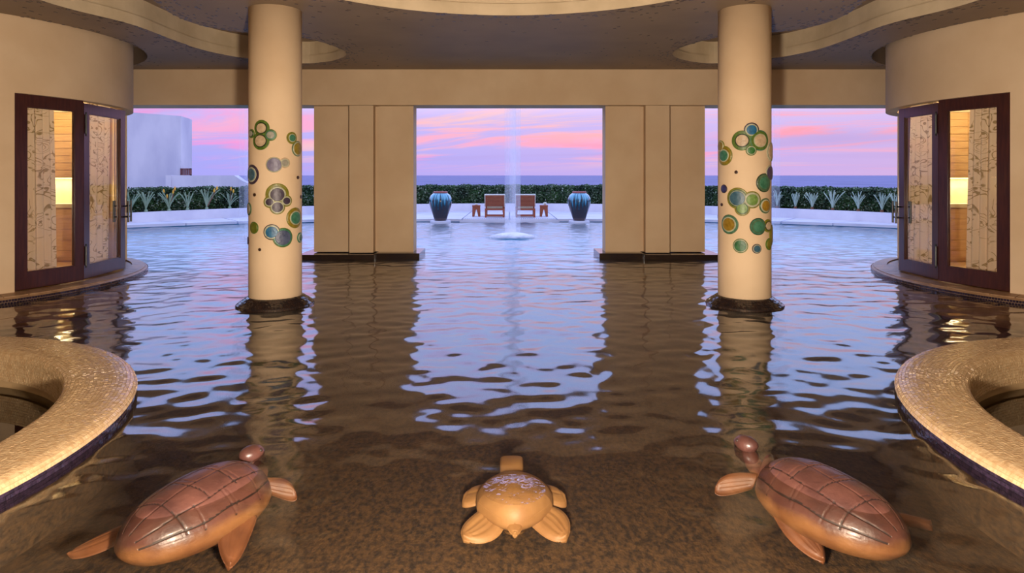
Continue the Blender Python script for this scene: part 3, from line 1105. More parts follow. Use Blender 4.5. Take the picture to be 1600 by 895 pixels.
def round_room(s):
    sd = 'left' if s < 0 else 'right'
    C = np.array([s * TC[0], TC[1]])
    Rd = TR - 0.03
    px = (21, 131, 196) if s < 0 else (1580, 1466, 1404)
    pts = [ray_hit(C, Rd, (p - HX) / F) for p in px]
    an = [math.atan2(*(p - C)[::-1]) for p in pts]
    if s > 0:
        an = [a if a < 0 else a - 2 * PI for a in an]      # angles near -pi
    dA = an[2] - an[1]
    vd = pts[2] / np.linalg.norm(pts[2])
    half = vd @ (C - pts[2])                         # the chord along the line of sight
    far = pts[2] + vd * (2 * half) + (C - pts[2]) * 0.02
    pts.append((pts[2] + far) / 2)
    pts.append(far)
    a3 = math.atan2(*(far - C)[::-1])
    if s > 0 and a3 > 0:
        a3 -= 2 * PI
    an.append(a3)
    zt, zb = 2.50, 0.10
    # wall shell: full ring above the doors, solid arc elsewhere
    lo, hi = min(an[0], an[3]), max(an[0], an[3])
    m = MB()
    Ri = TR - 0.16
    m.lathe(C, [(Ri, zt), (TR, zt), (TR, ZC + 0.31), (Ri, ZC + 0.31)], 120, 0, 0, 2 * PI, True)
    m.lathe(C, [(Ri, 0.09), (TR, 0.09), (TR, zt), (Ri, zt)], 96, 0, hi, lo + 2 * PI, True)
    wall = m.build('wall_%s' % sd, M['plaster'], origin=(C[0], C[1], 0))
    struct(wall, 'curved cream wall of the %s round room' % sd)
    me = wall.data
    for p in me.polygons:
        p.use_smooth = abs(p.normal.z) < 0.5 and len(p.vertices) == 4
    me.set_sharp_from_angle(angle=math.radians(35))
    # ledge
    prof = [(TR + 0.20, -0.3), (TR + 0.20, 0.0), (TR + 0.195, 0.045), (TR + 0.17, 0.062), (TR - 0.35, 0.085), (TR - 0.35, -0.3)]
    led = MB().lathe(C, prof, 120).build('ledge', M['ledge'], origin=(C[0], C[1], 0))
    tag(led, 'low curved stone ledge around the foot of the %s round room' % sd, 'ledge')
    tv, tf = tiles(C, [(TR + 0.202, 0.046), (TR + 0.202, -0.05)], 0.03, 0.004, 0.003, 0.0008, lambda x, y, z: y < TC[1] + 1.9, 11)
    mk('mosaic_tile', tv, tf, M['dark_tile'], led, kind='stuff')
    # paving stones of the ledge
    n = 64
    for k in range(n):
        a0, a1 = 2 * PI * k / n + 0.0016, 2 * PI * (k + 1) / n - 0.0016
        am = (a0 + a1) / 2
        x, y = C[0] + 2.6 * math.cos(am), C[1] + 2.6 * math.sin(am)
        if y > TC[1] + 2.1 or s * x > 7.6:
            continue
        MB().lathe(C, [(TR - 0.02, 0.078), (TR + 0.168, 0.060), (TR + 0.165, 0.074), (TR - 0.02, 0.092)], 3, 0, a0, a1, True).build('paving_stone', M['ledge'], led)
    # inside: floor, back wall lining, ceiling
    m = MB()
    m.prism(circ(C, Ri - 0.01, 64), 0.086, 0.10)
    o = m.build('floor', M['oak'], origin=(C[0], C[1], 0.1))
    struct(o, 'pale floor inside the %s round room' % sd)
    m = MB()
    m.prism(circ(C, Ri - 0.01, 64), 2.74, 2.78)
    struct(m.build('ceiling', M['inner_wall'], origin=(C[0], C[1], 2.76)), 'ceiling inside the %s round room' % sd)
    m = MB()
    m.lathe(C, [(Ri - 0.012, 0.1), (Ri - 0.012, 2.74)], 80, 0, hi + 0.02, lo + 2 * PI - 0.02)
    struct(m.build('wall_%s' % sd, M['inner_wall'], origin=(C[0], C[1], 0)), 'warm lining inside the %s round room' % sd)

    # glazed panels ------------------------------------------------------
    def panel(nm, P0, P1, z0, z1, st0, st1, top, bot, lab, th=0.06):
        P0, P1 = np.array(P0), np.array(P1)
        L = np.linalg.norm(P1 - P0)
        u = (P1 - P0) / L
        nn = np.array([u[1], -u[0]])
        if nn @ ((P0 + P1) / 2 - C) < 0:
            nn = -nn
        e = thing(nm, lab, 'door' if nm.startswith('door') else 'window', (P0[0], P0[1], z0))
        e['kind'] = 'structure'
        del e['category']
        MB().obox(P0, u, nn, (0.004, st0), (-th, 0), (z0, z1)).build('stile', M['mahogany'], e)
        MB().obox(P0, u, nn, (L - st1, L - 0.004), (-th, 0), (z0, z1)).build('stile', M['mahogany'], e)
        MB().obox(P0, u, nn, (st0, L - st1), (-th, 0), (z1 - top, z1)).build('top_rail', M['mahogany'], e)
        MB().obox(P0, u, nn, (st0, L - st1), (-th, 0), (z0, z0 + bot)).build('bottom_rail', M['mahogany'], e)
        MB().obox(P0, u, nn, (st0 - 0.01, L - st1 + 0.01), (-th * 0.55, -th * 0.45), (z0 + bot - 0.01, z1 - top + 0.01)).build('glass_pane', M['glass'], e)
        # slim bead round the glass
        bd = MB()
        g = 0.012
        bd.obox(P0, u, nn, (st0, st0 + g), (-th * .5, -0.012), (z0 + bot, z1 - top))
        bd.obox(P0, u, nn, (L - st1 - g, L - st1), (-th * .5, -0.012), (z0 + bot, z1 - top))
        bd.obox(P0, u, nn, (st0, L - st1), (-th * .5, -0.012), (z1 - top - g, z1 - top))
        bd.obox(P0, u, nn, (st0, L - st1), (-th * .5, -0.012), (z0 + bot, z0 + bot + g))
        bd.build('glazing_bead', M['mahogany'], e)
        return e, P0, u, nn, L

    k = 1 if s < 0 else 2
    w1 = panel('window_%d' % k, pts[0], pts[1], zb, zt, 0.16, 0.12, 0.15, 0.20, 'tall fixed mahogany framed window of the %s round room' % sd)
    d1 = panel('door_%d' % (1 if s < 0 else 3), pts[1], pts[2], zb + 0.01, zt - 0.03, 0.13, 0.13, 0.13, 0.17, 'mahogany glazed door leaf beside the fixed window of the %s round room' % sd)
    d2 = panel('door_%d' % (2 if s < 0 else 4), pts[2], pts[3], zb + 0.01, zt - 0.03, 0.13, 0.13, 0.13, 0.17, 'mahogany glazed door leaf facing the sea in the %s round room' % sd)
    panel('window_%d' % (3 if s < 0 else 4), pts[3], pts[4], zb, zt, 0.13, 0.13, 0.13, 0.17, 'mahogany framed window on the sea side of the %s round room' % sd)
    # head frame hugging the curve above the panels
    # hinges on the first leaf
    e, P0, u, nn, L = d1
    for z in (2.19, 0.42):
        h = MB()
        c = P0 + u * 0.02 + nn * 0.018
        h.tube([(c[0], c[1], z - 0.13), (c[0], c[1], z + 0.13)], 0.016, 10)
        h.tube([(c[0], c[1], z - 0.16), (c[0], c[1], z - 0.13)], 0.010, 8)
        h.tube([(c[0], c[1], z + 0.13), (c[0], c[1], z + 0.16)], 0.010, 8)
        h.build('hinge', M['iron'], e)
    # pull handles on both leaves where they meet
    for (e, P0, u, nn, L), off in ((d1, None), (d2, 0.065)):
        uu = L - 0.065 if off is None else off
        h = MB()
        for sgn, a0 in ((1, 0.0), (-1, -0.06)):
            if off is None and sgn == 1 and False:
                continue
            c = P0 + u * uu + nn * (a0 + sgn * 0.075)
            h.tube([(c[0], c[1], 0.80), (c[0], c[1], 1.12)], 0.014, 10)
            for z in (0.88, 1.04):
                q = P0 + u * uu + nn * a0
                h.tube([(q[0], q[1], z), (c[0], c[1], z)], 0.010, 8)
        h.build('pull_handle', M['iron'], e)

    # curtains --------------------------------------------------------------
    def curtain(lab, t0, t1, b0, b1, rad, pleats, grp):
        n, mz = 110, 14
        v, uvs, f = [], [], []
        for j in range(mz + 1):
            w = j / mz
            z = 0.115 + (2.60 - 0.115) * w
            for i in range(n + 1):
                q = i / n
                top = t0 + (t1 - t0) * q
                bo = b0 + (b1 - b0) * q
                kk = w ** 1.3
                a = bo + (top - bo) * kk
                r = rad + 0.032 * math.sin(q * pleats * 2 * PI + 0.6 * math.sin(q * 9)) * (1 - 0.25 * w)
                v.append((C[0] + r * math.cos(a), C[1] + r * math.sin(a), z))
                uvs.append((q * abs(t1 - t0) * rad * 1.25, z))
        for j in range(mz):
            for i in range(n):
                f.append((j * (n + 1) + i, j * (n + 1) + i + 1, (j + 1) * (n + 1) + i + 1, (j + 1) * (n + 1) + i))
        e = thing('curtain', lab, 'curtain', (C[0] + rad * math.cos((t0 + t1) / 2), C[1] + rad * math.sin((t0 + t1) / 2), 0.115), grp)
        mk('drape', v, f, M['curtain'], e, smooth=True, uv=uvs)
        rail = MB()
        rail.tube([(C[0] + rad * math.cos(t0 + (t1 - t0) * q / 8), C[1] + rad * math.sin(t0 + (t1 - t0) * q / 8), 2.61) for q in range(9)], 0.012, 8)
        rail.build('curtain_rail', M['iron'], e)

    def aang(pxv, rad):
        p = ray_hit(C, rad, (pxv - HX) / F)
        a = math.atan2(*(p - C)[::-1])
        if s > 0 and a > 0:
            a -= 2 * PI
        return a
    if s < 0:
        curtain('vine patterned curtain behind the fixed window of the left round room', aang(18, 2.2), aang(83, 2.2), aang(18, 2.2), aang(88, 2.2), 2.2, 5, None)
        curtain('vine patterned curtain behind the door leaf of the left round room', aang(137, 2.2), aang(172, 2.2), aang(134, 2.2), aang(168, 2.2), 2.2, 4, None)
    else:
        curtain('vine patterned curtain behind the fixed window of the right round room', aang(1582, 2.2), aang(1517, 2.2), aang(1582, 2.2), aang(1510, 2.2), 2.2, 5, None)
        curtain('vine patterned curtain behind the door leaf of the right round room', aang(1464, 2.2), aang(1424, 2.2), aang(1472, 2.2), aang(1419, 2.2), 2.2, 5, None)

    # built-in cabinet with a lit niche -----------------------------------
    yc = 10.35
    x0, x1 = sorted((s * 6.75, s * 8.3))
    e = thing('cabinet', 'pale wooden wall cabinet with a lit niche inside the %s round room' % sd, 'cabinet', ((x0 + x1) / 2, yc, 0.1))
    MB().box(x0, x1, yc, yc + 0.4, 0.1, 0.98).build('lower_body', M['oak'], e)
    MB().box(x0 - 0.02, x1 + 0.02, yc - 0.03, yc + 0.4, 0.98, 1.04).build('counter', M['counter'], e)
    up = MB().box(x0, x1, yc + 0.02, yc + 0.4, 1.46, 2.52).build('upper_body', M['oak'], e)
    MB().box(x0 - 0.03, x1 + 0.03, yc - 0.03, yc + 0.4, 2.52, 2.72).build('cornice', M['inner_wall'], e)
    MB().box(x0, x1, yc + 0.30, yc + 0.4, 1.04, 1.46).build('niche_back', M['counter'], e)
    MB().box(x0 + 0.03, x1 - 0.03, yc + 0.22, yc + 0.26, 1.445, 1.459).build('lamp_strip', M['lamp'], e)
    xm = s * 7.42
    for k in range(9):                       # horizontal boards with open joints
        z0 = 1.47 + k * 0.117
        for a, c in ((x0, xm - 0.003), (xm + 0.003, x1)):
            MB().box(a, c, yc, yc + 0.02, z0 + 0.002, z0 + 0.112).build('board', M['oak'], up)
    for k in range(5):
        z0 = 0.12 + k * 0.17
        MB().box(x0, x1, yc - 0.014, yc, z0 + 0.002, z0 + 0.165).build('board', M['oak'], e)
    lamp('room_lamp', 'POINT', (s * 7.0, 9.5, 2.45), 45, (1.0, 0.84, 0.60), 0.12)
    lamp('niche_lamp', 'AREA', ((x0 + x1) / 2, yc + 0.15, 1.44), 10, (1.0, 0.88, 0.62), size=(1.3, 0.08), target=((x0 + x1) / 2, yc + 0.15, 1.0))


round_room(-1)
round_room(1)

# ================================================================== WHIRLPOOL TUBS
for s in (-1, 1):
    c = TUB[s]
    sd = 'left' if s < 0 else 'right'
    t = thing('whirlpool_tub', 'raised round tub with cream mosaic rim at the %s edge of the pool' % sd, 'tub', (c[0], c[1], -0.3))
    cream = [(1.90, -0.14), (1.90, 0.045), (1.912, 0.075), (1.94, 0.095), (2.0, 0.102), (2.2, 0.102), (2.27, 0.098), (2.31, 0.085), (2.33, 0.062), (2.335, 0.045)]
    dark = [(2.33, 0.045), (2.33, -0.3)]
    MB().lathe(c, [(1.92, -0.4), (1.92, -0.14)] + cream + [(2.305, 0.04), (2.305, -0.3)], 128).build('rim', M['grout'], t)
    vis = lambda x, y, z: (y > 0.4) & (np.abs(F * x / np.maximum(y, 0.3) + HX - 800) < 880) & (F * (HC - z) / np.maximum(y, 0.3) + HY < 960)
    tv, tf = tiles(c, cream, 0.0215, 0.0022, 0.0028, 0.0007, vis, 21 + s)
    # profile runs inside->outside, left normal points up/inward
    mk('cream_tile', tv, tf, M['cream_tile'], t, kind='stuff')
    MB().lathe(c, [(2.315, 0.045), (2.315, -0.045)], 128).build('band', M['dark_grout'], t)
    MB().lathe(c, [(2.312, -0.04), (2.312, -0.3)], 128).build('base', M['floor'], t)
    tv, tf = tiles(c, [(2.318, 0.043), (2.318, -0.05)], 0.0238, 0.003, 0.003, 0.0008, vis, 31 + s)
    mk('dark_tile', tv, tf, M['dark_tile'], t, kind='stuff')
    # sunken basin
    MB().lathe(c, [(1.925, -0.14), (1.925, -0.9), (0.0, -0.9)], 96).build('basin', M['floor'], t)
    o = mk('tub_water', [(p[0], p[1], -0.20) for p in circ(c, 1.93, 96)], [tuple(range(96))], M['tub_water'], origin=(c[0], c[1], -0.2))
    tag(o, 'still dark water inside the %s tub' % sd, 'water')

# ================================================================== TURTLES
def leaf_part(name, root, tip, wdir, width, thick, m, parent, bend=0.0, grooves=2, blunt=0.0):
    """carved flipper: lens section, widest past the root, pointed (or blunt) tip"""
    root, tip, wd = Vector(root), Vector(tip), Vector(wdir).normalized()
    ax = tip - root
    up = ax.cross(wd).normalized()
    if up.z < 0:
        up = -up
    nt, ns = 30, 20
    top, bot = [], []
    for i in range(nt + 1):
        q = i / nt
        w = width * (0.62 + 0.75 * q - 0.35 * q * q) * (1 - q ** (2.2 + 6 * blunt)) ** (0.75 - 0.45 * blunt) + 0.004
        c = root + ax * q + wd * (bend * math.sin(PI * q))
        rt, rb = [], []
        for j in range(ns + 1):
            g = -1 + 2 * j / ns
            h = thick * (1 - abs(g) ** 2.6) ** 0.6
            d = 0.0
            for k in range(grooves):
                gk = -0.55 + 1.1 * (k + 0.5) / grooves
                if abs(g - gk) < 0.07 and 0.1 < q < 0.9:
                    d = 0.004
            if abs(abs(g) - 0.86) < 0.05 or (q > 0.93 and q < 0.965):
                d = 0.004
            rt.append(c + wd * (g * w) + up * (h - d))
            rb.append(c + wd * (g * w) - up * (h * 0.8))
        top.append(rt)
        bot.append(rb)
    v, f, mi = [], [], []
    W = ns + 1
    for r in top + bot:
        v += [tuple(p) for p in r]
    B = (nt + 1) * W
    for i in range(nt):
        for j in range(ns):
            a = i * W + j
            f.append((a, a + 1, a + W + 1, a + W))
            f.append((B + a, B + a + W, B + a + W + 1, B + a + 1))
    for i in range(nt):
        for j in (0, ns):
            a = i * W + j
            f.append((a, a + W, B + a + W, B + a))
    f.append(tuple(range(W)) + tuple(B + k for k in range(W))[::-1])
    e = nt * W
    f.append(tuple(e + k for k in range(W)) + tuple(B + e + k for k in range(W))[::-1])
    return mk(name, v, f, m, parent, smooth=True)


def shell(parent, c, head, Lh, Wh, Ht, zr, m, long_lines, cross, seed, rear_point=0.0, rimdrop=0.07):
    """domed carapace; t along (rear -1 .. front +1), s across; carved scute grooves"""
    g = random.Random(seed)
    f_ = np.array([math.sin(head), math.cos(head)])
    r_ = np.array([math.cos(head), -math.sin(head)])
    nt, ns = 230, 150
    th = np.linspace(-PI / 2, PI / 2, nt + 1)
    T = np.sin(th)
    S = np.sin(np.linspace(-PI / 2, PI / 2, ns + 1))
    TT, SS = np.meshgrid(T, S, indexing='ij')
    wid = Wh * (1 - np.abs(TT) ** 2.3) ** 0.5 * (1.0 + 0.10 * TT)
    if rear_point:
        k = np.clip((-TT - 0.2) / 0.8, 0, 1)
        wid *= 1 - rear_point * k * (1 - 0.15 * k)
    wid = np.maximum(wid, 0.002)
    rho = np.sqrt(np.clip(np.abs(SS) ** 2, 0, 1))
    dome = (np.clip(1 - rho ** 2.1, 0, 1)) ** 0.62 * (np.clip(1 - np.abs(TT) ** 2.6, 0, 1)) ** 0.5
    dome *= 1 + 0.08 * TT
    zz = zr + Ht * dome
    dep = np.zeros_like(zz)
    for s0, amp, ph in long_lines:
        line = s0 + amp * np.sin(2.2 * TT + ph) + 0.012 * np.sin(9 * TT + 5 * s0)
        d = np.abs(SS - line) * wid
        dep = np.maximum(dep, np.clip(1.35 - d / 0.0027, 0, 1) * (np.abs(TT) < 0.93))
    for t0, sl, sa, sb, w in cross:
        line = t0 + sl * SS + 0.03 * (1 - SS ** 2) + 0.008 * np.sin(7 * SS + 9 * t0)
        d = np.abs(TT - line) * Lh
        dep = np.maximum(dep, np.clip(1.35 - d / (w * 0.8), 0, 1) * ((SS > sa) & (SS < sb)))
    # rim groove
    d = np.abs(np.abs(SS) - 0.965)
    dep = np.maximum(dep, 0.6 * np.clip(1 - d / 0.008, 0, 1) * (np.abs(TT) < 0.97))
    zz = zz - 0.005 * dep
    px = c[0] + f_[0] * TT * Lh + r_[0] * SS * wid
    py = c[1] + f_[1] * TT * Lh + r_[1] * SS * wid
    v = np.stack([px, py, zz], -1).reshape(-1, 3)
    W = ns + 1
    I, J = np.meshgrid(np.arange(nt), np.arange(ns), indexing='ij')
    a = (I * W + J).ravel()
    f = np.stack([a, a + 1, a + W + 1, a + W], 1)
    dm = (dep[:-1, :-1] + dep[1:, 1:] + dep[:-1, 1:] + dep[1:, :-1]).ravel() / 4
    mi = (dm > 0.55).astype(int)
    # under rim and belly: closed ring going down and inwards
    edge = [i * W for i in range(nt + 1)] + [i * W + ns for i in range(nt, -1, -1)]
    ev = v[edge]
    cen = np.array([c[0], c[1], 0])
    rings = [ev]
    for sc, dz in ((1.012, -0.015), (0.99, -0.035), (0.90, -rimdrop), (0.55, -rimdrop - 0.05)):
        q = (ev - cen) * np.array([sc, sc, 0]) + cen
        q[:, 2] = zr + dz
        rings.append(q)
    n0 = len(v)
    m0 = len(edge)
    V = np.concatenate([v] + rings[1:] + [np.array([[c[0], c[1], zr - rimdrop - 0.06]])])
    faces = [tuple(x) for x in f]
    prev = edge
    for r in range(1, len(rings)):
        cur = [n0 + (r - 1) * m0 + i for i in range(m0)]
        for i in range(m0):
            j = (i + 1) % m0
            faces.append((prev[i], prev[j], cur[j], cur[i]))
        prev = cur
    last = len(V) - 1
    for i in range(m0):
        faces.append((prev[i], prev[(i + 1) % m0], last))
    mi = list(mi) + [0] * (len(faces) - len(mi))
    return mk('shell', V, faces, m, parent, mi=mi, smooth=True)


LONG = [(-0.72, 0.05, 0.3), (-0.30, 0.05, 0.0), (0.14, -0.05, 0.5), (0.60, -0.06, 0.2), (0.88, -0.02, 0.0)]
CROSS = [(-0.62, 0.10, -0.72, 0.95, .0046), (-0.55, 0.10, -0.1, 0.2, .0030), (-0.22, 0.12, -0.72, 0.60, .0050), (-0.13, 0.12, -0.30, 0.12, .0030), (-0.13, .1, -.8, -.5, .003),
         (0.20, 0.10, -0.72, 0.62, .0050), (0.28, 0.10, -0.75, -0.05, .0030), (0.27, 0.1, 0.2, 0.55, .003), (0.58, 0.06, -0.72, 0.62, .0046), (0.65, 0.06, -0.5, 0.05, .0030),
         (-0.42, 0.1, 0.60, 0.97, .0034), (-0.02, 0.1, 0.60, 0.97, .0034), (0.04, 0.1, 0.62, 0.9, .0026), (0.40, 0.1, 0.60, 0.97, .0034), (0.84, 0.02, -0.6, 0.6, .0036)]


def big_turtle(s, c, head, headp, flips, label):
    t = thing('turtle_sculpture', label, 'turtle', (c[0], c[1], -0.3), 'large carved turtles breaking the surface')
    ll = LONG if s < 0 else [(-a, -b, p) for a, b, p in LONG]
    cc = CROSS if s < 0 else [(t0, -sl, -sb, -sa, w) for t0, sl, sa, sb, w in CROSS]
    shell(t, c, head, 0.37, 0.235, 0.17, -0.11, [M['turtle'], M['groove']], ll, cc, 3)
    # plinth block hidden under the belly carries the shell on the floor
    m = MB()
    m.lathe((c[0] + 0.1 * math.sin(head), c[1] + 0.1 * math.cos(head)), [(0.0, -0.3), (0.05, -0.3), (0.06, -0.17), (0.0, -0.16)], 20)
    m.build('belly', M['turtle_flip'], t, smooth=True)
    f_ = Vector((math.sin(head), math.cos(head), 0))
    fr = Vector((c[0], c[1], -0.06)) + f_ * 0.31
    hp = Vector(headp)
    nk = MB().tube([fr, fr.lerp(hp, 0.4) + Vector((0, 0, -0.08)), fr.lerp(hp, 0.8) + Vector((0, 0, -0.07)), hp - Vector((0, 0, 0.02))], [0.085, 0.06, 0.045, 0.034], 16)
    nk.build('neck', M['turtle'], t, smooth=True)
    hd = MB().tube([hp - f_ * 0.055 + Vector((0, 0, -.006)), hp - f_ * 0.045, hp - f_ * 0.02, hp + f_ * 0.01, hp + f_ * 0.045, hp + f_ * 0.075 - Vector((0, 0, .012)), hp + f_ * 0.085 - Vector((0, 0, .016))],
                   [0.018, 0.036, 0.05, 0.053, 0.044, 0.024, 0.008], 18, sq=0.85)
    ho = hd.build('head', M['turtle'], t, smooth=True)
    sd = Vector((math.cos(head), -math.sin(head), 0))
    for q in (-1, 1):
        e = hp + f_ * 0.035 + sd * (0.038 * q) + Vector((0, 0, 0.016))
        MB().ell(e, (0.01, 0.01, 0.01), 10, 6).build('eye', M['groove'], ho, smooth=True)
    for (r, tp, wd, w, th, bend, bl) in flips:
        leaf_part('flipper', r, tp, wd, w, th, M['turtle_flip'], t, bend, 2, bl)


big_turtle(-1, (-1.49, 3.06), math.radians(27), (-1.385, 3.42, 0.01), [
    ((-1.72, 2.93, -0.12), (-1.985, 2.89, -0.22), (0.05, 0.8, 0.55), 0.058, 0.028, 0.0, 0.0),
    ((-1.27, 3.08, -0.13), (-1.24, 2.83, -0.235), (1, 0.15, -0.35), 0.085, 0.03, -0.02, 0.0),
    ((-1.27, 3.34, -0.12), (-1.12, 3.36, -0.16), (-0.35, 0.2, 0.7), 0.062, 0.022, 0.0, 0.6),
    ((-1.56, 3.36, -0.14), (-1.75, 3.62, -0.22), (1, 0.8, 0), 0.085, 0.024, 0.0, 0.0)],
    'large carved red-brown turtle in the water by the left tub, facing away')
big_turtle(1, (1.545, 3.10), math.radians(-27), (1.305, 3.51, 0.025), [
    ((1.78, 3.05, -0.12), (2.06, 3.12, -0.21), (0.0, -0.8, 0.5), 0.056, 0.028, 0.0, 0.0),
    ((1.34, 3.14, -0.14), (1.425, 2.90, -0.25), (1, 0.15, 0.35), 0.085, 0.03, 0.0, 0.0),
    ((1.30, 3.39, -0.12), (1.10, 3.42, -0.16), (0.35, 0.2, 0.7), 0.062, 0.022, 0.0, 0.6),
    ((1.62, 3.42, -0.14), (1.80, 3.66, -0.22), (1, -0.8, 0), 0.085, 0.024, 0.0, 0.0)],
    'large carved red-brown turtle in the water by the right tub, facing away')

# small tan turtle, submerged in the middle
ct = (0.026, 3.26)
t = thing('turtle_sculpture', 'small tan carved turtle under a water jet in the middle foreground', 'turtle', (ct[0], ct[1], -0.3))
shell(t, ct, 0.0, 0.20, 0.195, 0.11, -0.16, [M['turtle_tan'], M['turtle_tan']], [], [], 4, rear_point=0.3, rimdrop=0.05)
MB().lathe(ct, [(0, -0.3), (0.06, -0.3), (0.07, -0.2), (0, -0.19)], 20).build('belly', M['turtle_tan'], t, smooth=True)
hd = MB()
prof = []
for (y, w, h, z) in ((3.40, .050, .03, -.13), (3.44, .062, .036, -.12), (3.50, .064, .038, -.11), (3.575, .066, .04, -.105), (3.60, .058, .032, -.107)):
    ring = []
    for k in range(20):
        a = 2 * PI * k / 20
        cx_, sx_ = math.cos(a), math.sin(a)
        ring.append((0.012 + w * abs(cx_) ** 0.45 * (1 if cx_ > 0 else -1), y, z + h * abs(sx_) ** 0.45 * (1 if sx_ > 0 else -1)))
    prof.append(ring)
hd.add([p for r in prof for p in r], [(i * 20 + k, i * 20 + (k + 1) % 20, (i + 1) * 20 + (k + 1) % 20, (i + 1) * 20 + k) for i in range(4) for k in range(20)] + [tuple(range(20))[::-1], tuple(80 + k for k in range(20))])
hd.build('head', M['turtle_tan'], t, smooth=True)
for q in (-1, 1):
    leaf_part('flipper', (ct[0] + q * 0.06, 3.40, -0.17), (ct[0] + q * 0.265, 3.40, -0.215), (q * -0.25, 1, 0.12), 0.10, 0.022, M['turtle_tan'], t, 0.0, 1, 0.9)
    leaf_part('flipper', (ct[0] + q * 0.08, 3.24, -0.19), (ct[0] + q * 0.245, 3.05, -0.235), (q * 0.8, 0.7, 0.25), 0.10, 0.024, M['turtle_tan'], t, q * 0.02, 3, 0.2)
leaf_part('tail', (ct[0], 3.12, -0.17), (ct[0], 3.02, -0.20), (1, 0, 0), 0.045, 0.022, M['turtle_tan'], t, 0.0, 0, 0.0)
# the jet swelling over its back
m = MB()
pr = [(0.0, 0.030), (0.03, 0.026), (0.055, 0.012), (0.075, 0.016), (0.095, 0.012), (0.12, 0.004), (0.15, 0.0015)]
m.lathe((0.022, 3.06), pr, 40)
o = m.build('water_jet', M['bulge'], origin=(0.022, 3.06, 0), smooth=True)
tag(o, 'low swell of jet water over the small tan turtle', 'water jet')

# ================================================================== OUTDOORS
# planter wall: arc of radius 13 about (0, 12)
PC = (0, 12.0)
PR = 13.0
t = thing('planter_wall', 'low curved white planter wall in front of the hedge', 'wall', (0, 25.0, -0.05))
a0, a1 = math.radians(15), math.radians(165)
MB().lathe(PC, [(PR, -0.2), (PR, 0.40), (PR + 0.22, 0.40), (PR + 0.22, -0.2)], 120, 0, a0, a1, True).build('wall', M['white'], t)
MB().lathe(PC, [(PR + 0.22, -0.2), (PR + 0.22, 0.385), (PR + 1.35, 0.385), (PR + 1.35, -0.2)], 120, 0, a0, a1, True).build('soil', M['soil'], t)

# hedge
HR0, HR1, HZ0, HZ1 = 13.55, 14.25, 0.40, 1.10
t = thing('hedge', 'long clipped dark green hedge between the pool terrace and the sea', 'hedge', (0, 12 + HR0, HZ0))
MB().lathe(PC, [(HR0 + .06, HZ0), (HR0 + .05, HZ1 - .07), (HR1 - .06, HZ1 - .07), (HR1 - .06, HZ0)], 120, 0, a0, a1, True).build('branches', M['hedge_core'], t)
nl = 76000
al = rng.uniform(math.radians(24), math.radians(156), nl)
front = rng.random(nl) < 0.66
rr = np.where(front, HR0 + rng.normal(0.02, 0.03, nl), rng.uniform(HR0, HR1, nl))
zz = np.where(front, rng.uniform(HZ0, HZ1, nl), HZ1 - 0.03 + rng.normal(0, 0.02, nl))
bumpy = 0.03 * np.sin(al * 90) * np.sin(al * 37 + 1)
zz = np.where(front, zz, zz + bumpy)
cen = np.stack([PC[0] + rr * np.cos(al), PC[1] + rr * np.sin(al), zz], 1)
d1 = rng.normal(size=(nl, 3))
d1 /= np.linalg.norm(d1, axis=1)[:, None]
d2 = np.cross(d1, rng.normal(size=(nl, 3)))
d2 /= np.linalg.norm(d2, axis=1)[:, None]
sz = rng.uniform(0.024, 0.05, nl)[:, None]
V = np.stack([cen - d1 * sz, cen + d2 * sz * 0.55, cen + d1 * sz, cen - d2 * sz * 0.55], 1).reshape(-1, 3)
fc = np.arange(nl * 4).reshape(-1, 4)
mk('foliage', V, fc, [M['hedge'], M['hedge_pale']], t, mi=(rng.random(nl) < 0.18).astype(int), kind='stuff')


# deck slabs between the pool edge and the planter wall
def edge_y(x):
    ax = abs(x)
    return 20.55 if ax < 4 else 20.55 - 0.0535 * (ax - 4) ** 2


def on_wall(x, dx):
    xx = x + dx
    return (xx, PC[1] + math.sqrt(max(PR ** 2 - xx ** 2, 0.01)))


dk = struct(MB().box(-13.4, 13.4, 24.4, 25.0, -0.5, -0.06).build('deck', M['joint'], origin=(0, 24.5, -0.06)), 'pale stone terrace between pool and planter')
js = [(-11.5, -0.0), (-11.0, -0.5), (-9.55, -1.1), (-8.3, -1.1), (-6.6, -0.8), (-4.6, -0.4), (-1.53, 0.06), (0.0, 0.0), (1.53, -0.06), (4.6, 0.4), (6.6, 0.8), (8.3, 1.1), (9.55, 1.1), (11.0, 0.5), (11.5, 0)]
for (xa, da), (xb, db) in zip(js[:-1], js[1:]):
    g = 0.02
    poly = []
    n = 6
    for k in range(n + 1):
        x = xa + g + (xb - xa - 2 * g) * k / n
        poly.append((x, edge_y(x)))
    for k in range(n, -1, -1):
        w0 = on_wall(xa + g, da)
        w1 = on_wall(xb - g, db)
        x = w0[0] + (w1[0] - w0[0]) * k / n
        x = max(-11.5, min(11.5, x))
        poly.append((x, PC[1] + math.sqrt(max(PR ** 2 - x * x, 0.01)) + 0.03))
    MB().prism(poly, 0.02, 0.10).build('slab', M['deck'], dk)
# dark footing below the slabs, set back from the edge, and overflow grate
poly = [(x, edge_y(x) + 0.12) for x in np.linspace(-11.4, 11.4, 40)] + [(x, PC[1] + math.sqrt(PR ** 2 - x * x)) for x in np.linspace(11.4, -11.4, 40)]
MB().prism(poly, -0.5, 0.02).build('footing', M['floor_out'], dk)
gr = MB()
for k in range(44):
    x = -1.5 + k * 3.0 / 43
    gr.box(x - 0.018, x + 0.018, 20.62, 20.74, 0.09, 0.103)
gr.build('grate_slot', M['joint'], dk, kind='stuff')
MB().box(-1.6, 1.6, 20.53, 20.60, -0.02, 0.06).build('overflow_lip', M['deck'], dk)

